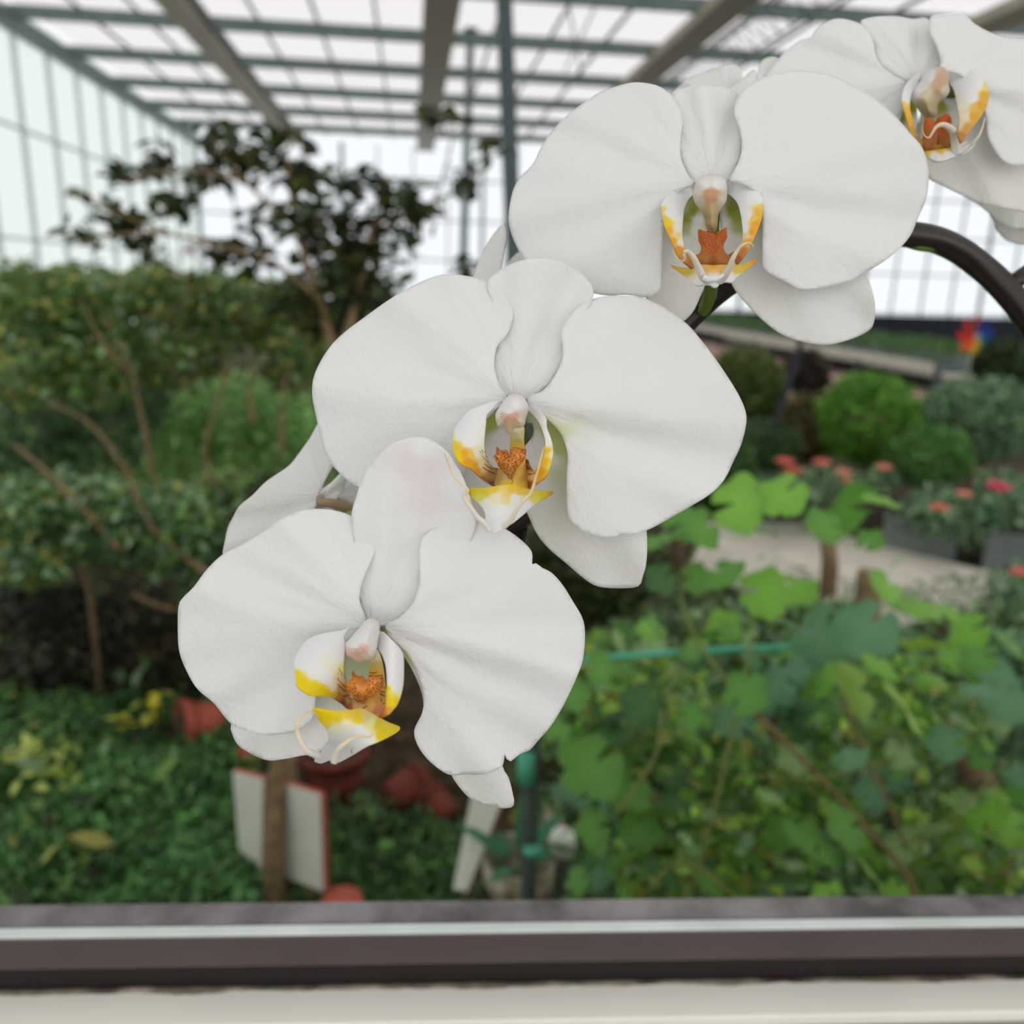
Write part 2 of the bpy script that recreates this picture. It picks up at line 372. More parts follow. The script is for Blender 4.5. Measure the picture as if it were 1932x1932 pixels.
def pillow(name, outline, d0, hf, hb, colour, mat_, parent, step=2.5, tilt=(0, 0), p=0.62, strokes=()):
    """a closed rounded body: front and back bulge from the same rim"""
    xy, fc, o = mesh2d(outline, step); cl = np.vstack([o, o[:1]]); sd = seg_dist(xy, cl); sd = sd / sd.max()
    sd[sd < 0.02] = 0; prof = (1 - (1 - sd) ** 2) ** p
    cen = o.mean(0); tl = (xy - cen) @ np.array(tilt)
    c = colour(xy) if callable(colour) else np.tile(colour, (len(xy), 1))
    for poly, wd, sc in strokes:
        poly = np.asarray(poly, float); sd2 = seg_dist(xy, poly); k = np.clip(1.2 - sd2 / wd, 0, 1)[:, None]; c = c * (1 - k) + np.array(sc) * k
    A = PA(xy, d0 + tl - hf * prof); n = len(xy); B = PA(xy, d0 + tl + hb * prof + 1e-5)
    a_, b_, c_ = (Vector(A[i]) for i in fc[0])
    if (b_ - a_).cross(c_ - a_).dot(CAM - a_) < 0: fc = [f[::-1] for f in fc]
    return obj(name, np.vstack([A, B]), fc + [tuple(i + n for i in f[::-1]) for f in fc], mat_, parent, None, np.vstack([c, c]), np.vstack([xy, xy]) / 100)
def Z(ox, oy, s, pts): return [(ox + x / s, oy + y / s) for x, y in pts]
def ZS(ox, oy, s, sm): return [(ox + x / s, oy + y / s, c) for x, y, c in sm]

WHITE = (0.87, 0.87, 0.865); W2 = (0.84, 0.835, 0.81)
YEL = lin(240, 200, 8); YELG = lin(214, 196, 30); ORG = lin(240, 156, 70); TAN = lin(205, 165, 95); CREAM = lin(232, 222, 200)
BRN = lin(96, 26, 8); KHAKI = lin(196, 176, 110); OLIVE = lin(150, 156, 40); PINK = lin(232, 196, 180); RUST = lin(196, 100, 34)

def petal_depth(B, R, d0, axis, cup=0.008, tilt=0.0, amp=0.0009, seed=0, side=0.0, nrib=7, edge=0.0014, rib=0.0015):
    B = np.array(B, float); rg = np.random.default_rng(seed); ph = rg.uniform(0, 6.28, 6)
    def f(xy, o):
        v = (xy - B) / R; r = np.linalg.norm(v, axis=1); a = np.arctan2(v[:, 1], v[:, 0]) - axis
        a = (a + math.pi) % (2 * math.pi) - math.pi
        d = d0 + tilt * r + cup * r ** 2 + side * r * np.sin(a)
        d = d + amp * r * (0.75 * np.cos(nrib * a + ph[0]) + 0.35 * np.cos((nrib * 2 + 1) * a + 4 * r + ph[1]) + 0.35 * np.sin(v[:, 0] * 5 + ph[4]) * np.cos(v[:, 1] * 6 + ph[5]))
        d = d + edge * r ** 3 * (np.cos(11 * a + ph[2]) + 0.6 * np.cos(19 * a + ph[3]))
        d = d - rib * 1.0 * np.exp(-((a + .05) / 0.2) ** 2) * np.clip(r * 2, 0, 1) * np.clip(1.3 - r, 0, 1) + rib * 1.5 * np.exp(-((a - 0.32) / 0.16) ** 2) * np.clip(r * 2, 0, 1) * np.clip(1.4 - r, 0, 1)
        return d
    return f
def lip_depth(d0, c, bow, ang=0.0, R=40.0, tx=0, ty=0):
    """cupped lobe: nearer in its belly"""
    c = np.array(c, float)
    def f(xy, o):
        v = (xy - c) / R; u = v[:, 0] * math.cos(ang) + v[:, 1] * math.sin(ang)
        return d0 + bow * u ** 2 + v[:, 0] * tx + v[:, 1] * ty
    return f
def dots(region, n, seed, ln=1.6, wd=0.55, ang=None, col=BRN, step=3.3):
    """short dashes of pigment inside a region"""
    rg = np.random.default_rng(seed); poly = catmull(region, True, n=4); lo, hi = poly.min(0), poly.max(0); out = []
    yy = lo[1]; row = 0
    while yy < hi[1]:
        xx = lo[0] + (row % 2) * step / 2
        while xx < hi[0]:
            p = np.array([xx, yy]) + rg.normal(0, step * 0.22, 2)
            if inside(p[None], poly)[0]:
                a = rg.uniform(0, 3.14) if ang is None else ang(p) + rg.normal(0, 0.3); l = ln * rg.uniform(0.5, 1.2)
                dv = np.array([math.cos(a), math.sin(a)]) * l / 2; out.append(([p - dv, p + dv], wd * rg.uniform(0.8, 1.3), col))
            xx += step
        yy += step * 0.87; row += 1
    return out

orchid = empty('orchid', WO + Wd * 0.40 + Nd * (nback - 0.006) + Vector((0, 0, zs)), 'white moth orchid spray with yellow and orange lips arching over the window ledge', 'orchid')

def flower(spec):
    """spec: pieces in photo pixels. Returns the flower part."""
    d0 = spec['d']; B = spec['c']
    # part mesh: short receptacle and pedicel behind the flower
    pts = catmull([np.array(q) for q in spec['pedicel']], False, n=6)
    Pp = np.array([PA([(q[0], q[1])], q[2])[0] for q in pts])
    rr = np.interp(np.linspace(0, 1, len(Pp)), [0, 0.12, 1], [0.0034, 0.0022, 0.0018])
    fl = tube('flower', Pp, rr, M_lip, orchid, 10, loc=P(B[0], B[1], d0 + 0.004), col=np.array([spec.get('pcol', lin(170, 180, 120))] * len(Pp)))
    fl['label'] = spec['label']
    for nm, out, kw, col, lab in spec['petals']:
        kw = dict(kw); base = kw.pop('base'); R = kw.pop('R'); dd = kw.pop('dd')
        lit = col if not isinstance(col, list) else (lambda xy, s=col: idw(s, xy, 4.2))
        patch(nm, out, petal_depth(base, R, d0 + dd, **kw), lit, M_petal, fl, step=7.0, thick=0.0005, uvbase=base, label=lab, uvaxis=kw['axis'])
    for nm, out, dep, col, st in spec['lip']:
        patch(nm, out, dep, (lambda xy, s=col: idw(s, xy, 4.2)), M_lip, fl, step=1.25 if st else 2.6, thick=0.0007, strokes=st)
    for nm, out, dd, hf, hb, col, st, tilt in spec['bodies']:
        pillow(nm, out, d0 + dd, hf, hb, (lambda xy, s=col: idw(s, xy, 4.2)), M_lip, fl, step=0.85 if st else 2.2, strokes=st, tilt=tilt)
    for path, dds, r0, r1, c0, c1 in spec['tendrils']:
        q = catmull([(x, y, d) for (x, y), d in zip(path, np.interp(np.linspace(0, 1, len(path)), np.linspace(0, 1, len(dds)), dds))], False, n=7)
        W = np.array([PA([(a, b)], d0 + c)[0] for a, b, c in q]); t = np.linspace(0, 1, len(W))[:, None]
        rad = np.interp(t[:, 0], [0, 0.25, 0.6, 1], [r0, r0 * 0.55 + r1 * 0.45, r1 * 1.15, r1 * 0.5])
        tube('tendril', W, rad, M_lip, fl, 7, col=np.array(c0) * (1 - t) + np.array(c1) * t)
    return fl

# ---- flower one, lowest
k = (320, 780, 2.415); q = (530, 1160, 6.4385)
pa = lambda pts: Z(*k, pts)
li = lambda pts: Z(*q, pts)
ls = lambda s: ZS(*q, s)
SIX = dict
f1 = dict(d=0.226, c=(700, 1190), label='lowest flower of the spray, its lip turned aside and the edge of one petal notched',
  pedicel=[(700, 1195, 0.2345), (703, 1120, 0.247), (690, 1000, 0.262), (640, 960, 0.275)],
  petals=[
   ('petal', pa([(890,943),(865,850),(880,760),(925,660),(948,590),(930,530),(880,490),(800,455),(720,437),(620,437),(560,455),(490,490),(430,535),(340,590),(245,640),(170,710),(110,790),(60,840),(40,880),(37,980),(45,1090),(85,1190),(130,1260),(200,1320),(270,1405),(330,1440),(430,1465),(520,1460),(590,1443),(650,1390),(665,1300),(690,1200),(760,1100),(840,1010)]),
      dict(base=(697,1180), R=340, dd=0.0, axis=math.pi+0.05, cup=0.010, amp=0.0010, seed=1), WHITE, None),
   ('petal', pa([(985,960),(1040,935),(1090,890),(1120,840),(1140,760),(1138,680),(1140,600),(1170,545),(1240,510),(1330,485),(1420,478),(1520,520),(1600,575),(1650,630),(1652,688),(1670,683),(1700,705),(1740,725),(1790,780),(1840,860),(1880,930),(1893,1000),(1885,1110),(1860,1190),(1800,1320),(1740,1420),(1680,1490),(1640,1535),(1600,1550),(1555,1585),(1540,1575),(1527,1550),(1520,1600),(1480,1630),(1420,1645),(1350,1645),(1270,1645),(1190,1590),(1140,1530),(1115,1470),(1120,1430),(1150,1370),(1160,1300),(1150,1240),(1120,1160),(1070,1080),(1000,1010)]),
      dict(base=(715,1180), R=380, dd=-0.0005, axis=0.12, cup=0.013, amp=0.0016, seed=12, edge=0.0020, side=0.003), WHITE, None),
   ('sepal', pa([(895,950),(862,860),(850,760),(842,650),(836,560),(828,465),(850,380),(880,290),(940,200),(1010,140),(1100,108),(1180,115),(1260,170),(1310,240),(1345,310),(1375,400),(1395,480),(1380,570),(1330,700),(1200,820),(1100,900),(1020,955),(940,975)]),
      dict(base=(703,1180), R=360, dd=0.0035, axis=-math.pi/2+0.15, cup=-0.004, amp=0.0006, seed=3), [(700,1150,WHITE),(740,1000,WHITE),(800,930,lin(238,232,231)),(790,880,lin(236,228,228)),(740,930,WHITE),(870,920,WHITE),(800,840,WHITE),(860,1000,WHITE),(690,960,WHITE)], None),
   ('sepal', pa([(905,1040),(800,1050),(700,1150),(600,1240),(420,1290),(330,1340),(280,1415),(285,1460),(310,1510),(350,1540),(440,1580),(520,1575),(600,1560),(680,1545),(760,1470),(850,1370),(930,1230),(950,1100)]),
      dict(base=(705,1190), R=300, dd=0.009, axis=2.3, cup=0.008, amp=0.0005, seed=4), [(640,1260,lin(196,204,170)),(690,1220,lin(190,200,150)),(560,1340,W2),(460,1400,W2),(600,1400,W2)], None),
   ('sepal', pa([(960,965),(1040,975),(1130,1020),(1300,1150),(1470,1380),(1515,1600),(1545,1660),(1565,1740),(1568,1785),(1530,1800),(1440,1785),(1370,1755),(1310,1690),(1270,1620),(1210,1500),(1165,1400),(1150,1280),(1110,1180),(1060,1100),(1000,1060),(950,1010)]),
      dict(base=(715,1190), R=330, dd=0.010, axis=0.85, cup=0.010, amp=0.0005, seed=5), [(765,1225,lin(206,214,160)),(790,1290,W2),(960,1500,W2),(900,1300,W2)], None)],
  lip=[
   ('side_lobe', li([(835,150),(800,200),(765,270),(780,370),(775,480),(765,600),(770,700),(800,790),(800,860),(830,960),(870,1030),(860,1100),(830,1155),(770,1105),(690,1050),(600,1000),(500,990),(390,990),(310,950),(200,860),(180,760),(165,640),(165,560),(190,480),(240,390),(320,300),(450,240),(590,210),(740,185)]),
      lip_depth(0.212, (610, 1250), 0.006, 0.7, 60, tx=0.004, ty=-0.004),
      ls([(600,300,WHITE),(300,400,WHITE),(250,600,WHITE),(190,560,WHITE),(400,700,WHITE),(550,780,WHITE),(640,880,CREAM),(650,600,lin(230,226,205)),(740,500,WHITE),(750,640,lin(236,214,140)),(720,900,TAN),(720,780,lin(220,205,160)),
          (185,720,YEL),(210,800,YEL),(280,820,YEL),(400,860,YEL),(500,890,YEL),(560,950,YEL),(350,950,YEL),(640,980,lin(225,185,60)),(760,1070,lin(150,80,40)),(820,1140,lin(160,84,40)),(700,1010,lin(200,140,60)),(820,1040,TAN)]),
      [(li(p), w_, BRN) for p, w_ in (([(710,650),(720,690)],.9),([(735,690),(745,740)],.8),([(765,690),(775,760),(800,800)],.8),([(695,700),(700,725)],.7),([(690,765),(700,790)],.8),([(705,795),(750,850),(795,885)],.9),([(690,845),(730,885),(790,935)],1.1),([(700,940),(715,960)],.9),([(755,985),(790,990),(825,975)],1.1),([(830,1010),(845,1030)],.8),([(650,1015),(740,1075)],.5))]),
   ('side_lobe', li([(1160,240),(1200,200),(1270,240),(1380,330),(1470,440),(1495,540),(1495,760),(1480,900),(1440,1040),(1390,1130),(1320,1190),(1240,1235),(1190,1250),(1215,1190),(1255,1130),(1275,1050),(1275,950),(1285,850),(1280,700),(1265,600),(1230,500),(1180,420),(1150,340)]),
      lip_depth(0.211, (740, 1260), 0.006, 0.0, 30, tx=0.001, ty=-0.002),
      ls([(1200,260,WHITE),(1350,450,WHITE),(1400,700,WHITE),(1300,800,WHITE),(1400,900,WHITE),(1300,700,WHITE),(1480,850,WHITE),(1450,940,lin(236,226,170)),(1290,900,YEL),(1290,1000,YEL),(1330,1060,YEL),(1400,1040,YEL),(1360,960,lin(236,210,90)),(1230,1170,lin(190,110,60)),(1200,1230,lin(170,84,44)),(1320,1170,lin(214,160,60))]), []),
   ('claw', li([(1085,560),(1120,450),(1175,425),(1240,600),(1275,900),(1270,1090),(1235,1190),(1190,1245),(1000,1235),(830,1155),(840,1060),(870,1000),(900,950),(1010,950),(1050,800),(1070,700)]),
      lip_depth(0.2165, (700, 1300), 0.004, 0.0, 35, ty=-0.004),
      ls([(1150,500,lin(214,206,160)),(1160,620,lin(196,176,100)),(1150,690,lin(214,170,60)),(1170,950,lin(205,160,70)),(1220,1000,lin(190,140,70)),(1000,1150,lin(222,190,130)),(900,1120,lin(214,180,120)),(850,1130,lin(170,90,46)),(1180,1200,lin(190,120,80)),(1050,1100,lin(214,176,90))]),
      [(li(p), w_, BRN) for p, w_ in (([(1080,700),(1120,712),(1150,700)],1.2),([(1160,692),(1180,700)],.8),([(1075,740),(1140,745),(1235,735)],1.2),([(1220,770),(1245,810)],1.0),([(1225,870),(1265,890)],1.0),([(1205,930),(1260,940)],1.8),([(1205,960),(1255,985)],2.0),([(1220,1020),(1225,1050)],1.4),([(1240,1080),(1262,1075)],1.0),([(1000,1130),(1040,1110)],1.3),([(1000,1170),(1010,1140)],.8),([(890,1020),(940,1065)],1.1),([(930,980),(960,1030)],1.1),([(960,960),(985,1020)],1.0))]),
   ('front_lobe', li([(375,1160),(420,1152),(600,1168),(830,1155),(1000,1140),(1190,1240),(1300,1300),(1430,1350),(1447,1380),(1430,1410),(1350,1460),(1200,1540),(1050,1600),(900,1690),(720,1790),(690,1790),(600,1770),(500,1805),(440,1800),(405,1780),(420,1740),(470,1690),(500,1640),(560,1550),(578,1490),(560,1420),(530,1360),(470,1290),(400,1200)]),
      lip_depth(0.205, (680, 1400), 0.010, -0.9, 60, tx=0.0, ty=0.004),
      ls([(400,1175,YEL),(480,1240,YEL),(600,1230,YEL),(700,1230,YELG),(560,1330,lin(240,205,60)),(620,1400,CREAM),(800,1200,lin(226,196,60)),(940,1270,YEL),(900,1220,lin(224,190,70)),(1050,1260,lin(226,200,140)),(1100,1300,lin(238,226,160)),(800,1350,lin(236,226,200)),(940,1400,WHITE),(1180,1330,YEL),(1250,1450,YEL),(1400,1370,YEL),(1200,1480,YEL),(1100,1500,CREAM),(800,1500,WHITE),(640,1550,WHITE),(500,1740,WHITE),(750,1700,WHITE),(900,1600,WHITE),(1050,1550,WHITE)]),
      [(li([(855,1640),(862,1680)]), 1.6, lin(196,160,100)), (li([(872,1615),(866,1625)]), .9, lin(196,160,100))]),
  ],
  bodies=[
   ('column', li([(830,300),(900,215),(960,150),(1010,80),(1090,40),(1170,70),(1200,160),(1185,280),(1165,420),(1145,520),(1100,555),(1020,560),(975,585),(900,560),(850,525),(800,490),(785,400),(790,340)]), -0.010, 0.008, 0.006,
      ls([(900,300,WHITE),(1050,300,WHITE),(1100,480,CREAM),(830,450,PINK),(1000,420,PINK),(930,470,lin(226,186,164)),(960,560,lin(230,200,180)),(1030,520,CREAM),(880,380,WHITE),(1150,400,WHITE)]), [(li([(830,420),(900,415),(980,400),(1015,425),(985,455)]), .9, lin(214,170,150))], (0, 0.00004)),
   ('callus', li([(860,760),(865,690),(880,685),(915,730),(960,745),(1000,740),(1020,780),(1040,790),(1090,750),(1170,745),(1240,750),(1250,830),(1230,900),(1190,930),(1100,980),(1020,1020),(1000,1080),(950,1060),(880,1010),(820,940),(795,880),(800,810),(850,790)]), -0.0125, 0.0025, 0.003,
      ls([(850,800,ORG),(900,900,ORG),(1150,800,ORG),(1050,950,ORG),(960,800,lin(206,128,40)),(980,1020,lin(200,130,60)),(870,700,RUST)]), dots(li([(860,720),(900,740),(930,900),(1000,980),(1080,790),(1240,760),(1230,880),(1060,990),(960,1050),(820,930),(800,860)]), 60, 5, step=4.6, ln=2.6, wd=0.95), (0, 0)),
  ],
  tendrils=[
   (li([(450,1715),(400,1690),(330,1660),(250,1560),(200,1420),(205,1320),(250,1230),(320,1185),(380,1175),(430,1200),(460,1250)]), [-0.022,-0.028,-0.030,-0.026,-0.024], 0.0010, 0.00028, WHITE, lin(244,216,140)),
   (li([(650,1770),(680,1680),(730,1600),(820,1530),(900,1490),(1000,1480),(1070,1485),(1120,1440)]), [-0.022,-0.027,-0.026,-0.024], 0.0011, 0.00026, lin(240,236,226), lin(240,214,150))])
# ---- flower two
k2 = (560, 460, 2.2207); q2 = (820, 740, 6.9)
pa = lambda pts: Z(*k2, pts)
li = lambda pts: Z(*q2, pts)
ls = lambda s: ZS(*q2, s)
pb = lambda s: ZS(*k2, s)
f2 = dict(d=0.240, c=(970, 770), label='widest flower in the middle of the spray, facing straight out, thin tendrils crossing its speckled lip', pedicel=[(972,775,0.249),(1000,880,0.262),(1030,960,0.275),(1120,900,0.285)], pcol=lin(90,104,50),
  petals=[
   ('petal', pa([(878,638),(845,580),(828,500),(840,430),(880,380),(905,310),(900,260),(870,200),(830,170),(780,150),(700,132),(620,127),(540,150),(450,195),(370,245),(280,310),(200,370),(140,430),(95,500),(68,570),(65,640),(80,720),(95,790),(115,870),(150,930),(200,980),(260,1020),(400,1065),(560,1085),(670,1060),(710,960),(730,850),(780,750),(850,680)]),
     dict(base=(962,755), R=390, dd=0, axis=math.pi+0.04, cup=0.012, amp=0.0011, seed=6), WHITE, None),
   ('petal', pa([(965,640),(1020,620),(1070,570),(1110,490),(1115,430),(1108,370),(1130,320),(1180,260),(1260,225),(1340,218),(1430,222),(1500,245),(1570,285),(1640,340),(1700,410),(1760,490),(1820,580),(1860,650),(1882,710),(1882,760),(1862,840),(1830,910),(1790,990),(1730,1050),(1650,1100),(1580,1140),(1500,1185),(1430,1215),(1400,1220),(1360,1215),(1340,1230),(1280,1230),(1210,1210),(1160,1175),(1138,1140),(1130,1060),(1132,960),(1135,880),(1110,800),(1070,750),(1020,710),(980,690)]),
     dict(base=(985,760), R=420, dd=-0.0005, axis=0.06, cup=0.013, amp=0.0012, seed=7, rib=0.0018), pb([(1300,400,WHITE),(1300,900,WHITE),(1550,600,WHITE),(1550,900,WHITE),(1750,750,WHITE),(1250,650,WHITE),(1200,950,WHITE),(1150,550,WHITE),(1350,1150,WHITE),(1060,760,lin(215,220,180)),(1000,690,WHITE),(1085,800,lin(212,218,176)),(1130,860,WHITE),(1100,700,WHITE)]), None),
   ('sepal', pa([(878,645),(835,570),(825,480),(850,400),(830,280),(800,165),(850,110),(920,75),(1000,60),(1080,68),(1150,95),(1210,140),(1240,190),(1230,250),(1180,330),(1130,400),(1120,480),(1070,570),(1010,625),(965,650),(920,660)]),
     dict(base=(973,755), R=280, dd=0.004, axis=-math.pi/2+0.1, cup=-0.002, amp=0.0005, seed=8), WHITE, None),
   ('sepal', pa([(1020,675),(1120,760),(1300,900),(1440,1050),(1466,1210),(1465,1330),(1450,1390),(1430,1435),(1350,1443),(1260,1435),(1200,1400),(1130,1340),(1060,1280),(1010,1220),(980,1160),(955,1100),(935,1000),(940,900),(952,855),(990,800),(985,752),(950,745),(950,672)]),
     dict(base=(985,775), R=350, dd=0.012, axis=0.95, cup=0.006, amp=0.0005, seed=9, side=0.004), pb([(1060,790,lin(190,200,120)),(1090,860,lin(200,208,140)),(1000,830,W2),(1000,1000,W2),(1300,1200,W2),(1300,1400,W2),(1110,960,lin(216,220,190)),(1060,900,W2)]), None),
   ('sepal', pa([(880,690),(950,740),(945,850),(925,960),(880,1080),(830,1160),(740,1190),(620,1190),(520,1120),(520,980),(600,850),(740,740)]),
     dict(base=(960,775), R=300, dd=0.012, axis=2.2, cup=0.006, amp=0.0004, seed=10), pb([(820,760,lin(190,196,110)),(850,800,W2),(800,900,W2),(700,1000,W2),(760,1100,W2),(700,800,W2)]), None)],
  lip=[
   ('side_lobe', li([(835,120),(780,190),(720,250),(675,310),(670,400),(660,500),(650,620),(650,720),(680,830),(720,920),(780,985),(830,1000),(810,1100),(790,1225),(730,1200),(640,1140),(570,1080),(510,1020),(470,990),(400,965),(330,910),(270,830),(235,740),(232,620),(250,500),(300,400),(370,310),(450,230),(540,190),(650,155),(770,115)]),
      lip_depth(0.226, (895, 830), 0.007, 0.5, 50, tx=0.003, ty=-0.003),
      ls([(600,250,WHITE),(400,400,WHITE),(300,550,WHITE),(240,560,lin(236,220,160)),(450,640,WHITE),(560,800,CREAM),(600,600,lin(232,228,215)),(620,950,lin(226,214,170)),(235,680,lin(238,196,70)),(280,720,lin(240,190,60)),(400,800,lin(220,165,20)),(300,840,YEL),(440,900,lin(214,160,20)),(520,960,lin(214,160,30)),(560,1030,lin(206,150,50)),(640,1100,lin(200,150,80)),(760,1200,lin(160,84,46)),(700,1080,TAN),(790,1100,TAN),(480,820,lin(222,190,90)),(640,1020,lin(222,200,140))]),
      [(li(p), w_, lin(100,40,20)) for p, w_ in (([(590,765),(620,830),(665,880),(700,920)],.6),([(615,745),(632,790)],.7),([(655,765),(665,800)],.8),([(670,830),(700,890),(740,930),(790,990)],.6),([(655,935),(700,972),(755,1000)],1.1),([(630,978),(655,1000),(680,1015)],1.0),([(693,1022),(740,1045),(783,1060)],1.2),([(770,982),(800,995),(825,998)],1.1),([(805,1065),(828,1070)],1.4),([(610,1100),(700,1150),(740,1185)],.7))]),
   ('side_lobe', li([(1165,160),(1240,200),(1340,225),(1400,280),(1445,340),(1450,440),(1500,560),(1535,680),(1545,790),(1520,920),(1480,1030),(1420,1110),(1350,1160),(1290,1205),(1220,1255),(1200,1240),(1180,1130),(1170,1000),(1160,900),(1185,870),(1210,940),(1260,1012),(1310,1015),(1370,940),(1410,850),(1435,740),(1440,640),(1410,520),(1360,400),(1290,310),(1220,240)]),
      lip_depth(0.225, (1035, 840), 0.006, 0.0, 30, ty=-0.002),
      ls([(1250,240,WHITE),(1400,360,WHITE),(1450,550,WHITE),(1490,660,CREAM),(1530,800,lin(226,222,170)),(1470,760,lin(238,180,30)),(1450,900,lin(236,178,30)),(1500,950,lin(214,200,70)),(1400,1050,lin(214,160,30)),(1330,1130,lin(220,165,60)),(1250,1100,lin(226,196,140)),(1250,1200,lin(160,84,40)),(1200,1050,TAN),(1190,950,lin(170,90,50)),(1440,640,WHITE)]),
      [(li(p), w_, lin(110,44,20)) for p, w_ in (([(1175,970),(1220,975),(1260,1020),(1310,1010),(1345,992)],1.0),([(1185,995),(1235,1000)],1.4),([(1225,1070),(1260,1068)],1.6),([(1270,1062),(1330,1040)],.9),([(1185,870),(1200,920)],.8))]),
   ('claw', li([(985,560),(1010,500),(1060,450),(1165,450),(1165,600),(1175,720),(1190,900),(1215,1050),(1245,1200),(1200,1250),(1000,1270),(790,1225),(805,1080),(830,1000),(900,950),(985,900),(975,760),(985,660)]),
      lip_depth(0.2305, (965, 880), 0.004, 0.0, 30, ty=-0.004),
      ls([(1080,480,lin(222,214,190)),(1050,560,lin(196,186,130)),(1080,640,lin(176,160,90)),(1140,560,lin(200,196,140)),(1090,700,lin(206,160,50)),(1100,1060,lin(222,186,80)),(1150,1120,lin(200,160,80)),(850,1130,lin(190,160,110)),(850,1050,TAN),(900,1180,lin(226,196,80)),(1000,1230,lin(226,200,50)),(1180,1220,lin(220,190,70)),(930,1100,lin(214,184,120))]),
      [(li(p), w_, lin(90,36,16)) for p, w_ in (([(1020,720),(1045,722)],.9),([(1065,722),(1130,740)],.9),([(985,750),(1035,745)],1.0),([(980,790),(1030,795),(1060,800)],.9),([(950,1035),(985,1010)],1.5),([(945,1070),(960,1080)],1.2),([(1010,1080),(1030,1050)],1.2),([(960,1110),(990,1110)],1.2),([(1000,1130),(1020,1160),(1000,1190)],.8))]),
   ('front_lobe', li([(345,1240),(440,1235),(600,1245),(790,1222),(1000,1200),(1220,1248),(1300,1275),(1400,1280),(1540,1295),(1548,1310),(1500,1350),(1380,1420),(1280,1490),(1190,1570),(1080,1660),(990,1725),(920,1735),(870,1790),(790,1835),(740,1820),(690,1770),(620,1700),(655,1650),(655,1590),(620,1510),(560,1440),(450,1350),(430,1300)]),
      lip_depth(0.220, (940, 960), 0.012, 0.0, 70, ty=-0.002),
      ls([(400,1250,lin(230,190,40)),(500,1290,YELG),(650,1300,YELG),(600,1380,lin(214,206,90)),(650,1450,W2),(780,1270,lin(220,190,60)),(1000,1260,lin(226,190,60)),(940,1340,lin(226,200,120)),(930,1400,lin(228,206,150)),(800,1360,lin(226,216,190)),(1100,1290,lin(222,190,60)),(1250,1330,YELG),(1400,1320,YELG),(1520,1305,lin(224,170,30)),(1300,1400,lin(214,206,90)),(1150,1450,W2),(900,1550,WHITE),(750,1650,WHITE),(800,1800,WHITE),(1100,1600,WHITE),(1230,1480,W2),(1050,1380,W2)]), [])],
  bodies=[
   ('column', li([(830,210),(870,150),(920,80),(1000,30),(1100,30),(1180,90),(1220,180),(1215,260),(1190,340),(1175,420),(1120,465),(1040,470),(1010,520),(990,565),(930,510),(905,460),(830,450),(805,400),(790,310),(810,240)]), -0.008, 0.008, 0.006,
      ls([(900,190,WHITE),(1080,170,WHITE),(1150,350,CREAM),(1080,430,CREAM),(840,400,CREAM),(960,330,lin(224,178,150)),(890,320,lin(226,186,164)),(1040,320,lin(226,182,156)),(960,410,lin(228,196,172)),(980,520,lin(226,206,160)),(960,240,WHITE),(820,300,WHITE)]), [(li([(840,285),(900,275),(960,290),(1030,272),(1080,290)]), .8, lin(216,170,140))], (0, 0.00003)),
   ('callus', li([(800,760),(805,715),(820,710),(850,750),(900,755),(930,745),(960,780),(978,835),(985,800),(985,760),(1050,740),(1150,735),(1190,735),(1193,780),(1180,860),(1130,930),(1070,1000),(1030,1080),(1000,1150),(950,1080),(890,1040),(830,970),(800,900),(772,850),(780,820),(800,800)]), -0.0125, 0.0025, 0.003,
      ls([(830,850,ORG),(900,800,lin(205,120,50)),(920,920,lin(206,135,50)),(1150,800,ORG),(1080,880,ORG),(1000,960,lin(214,140,60)),(990,1080,lin(206,150,80)),(815,730,RUST),(1180,760,RUST)]),
      dots(li([(800,740),(900,760),(990,900),(1060,770),(1190,740),(1170,860),(1040,1020),(1000,1120),(900,1020),(790,880)]), 60, 8, step=4.6, ln=2.8, wd=0.95), (0, 0))],
  tendrils=[
   (li([(710,1790),(640,1700),(550,1620),(470,1500),(400,1400),(380,1330),(430,1295),(420,1250),(330,1180),(260,1110),(215,1040),(180,930),(150,850),(130,790)]), [-0.023,-0.028,-0.030,-0.030,-0.034], 0.0009, 0.00022, WHITE, lin(244,216,140)),
   (li([(900,1750),(990,1670),(1050,1560),(1150,1420),(1240,1330),(1280,1240),(1310,1130),(1350,1000),(1380,880),(1410,760),(1440,710)]), [-0.023,-0.028,-0.030,-0.032,-0.030], 0.0008, 0.00028, lin(240,238,228), lin(244,206,90))])
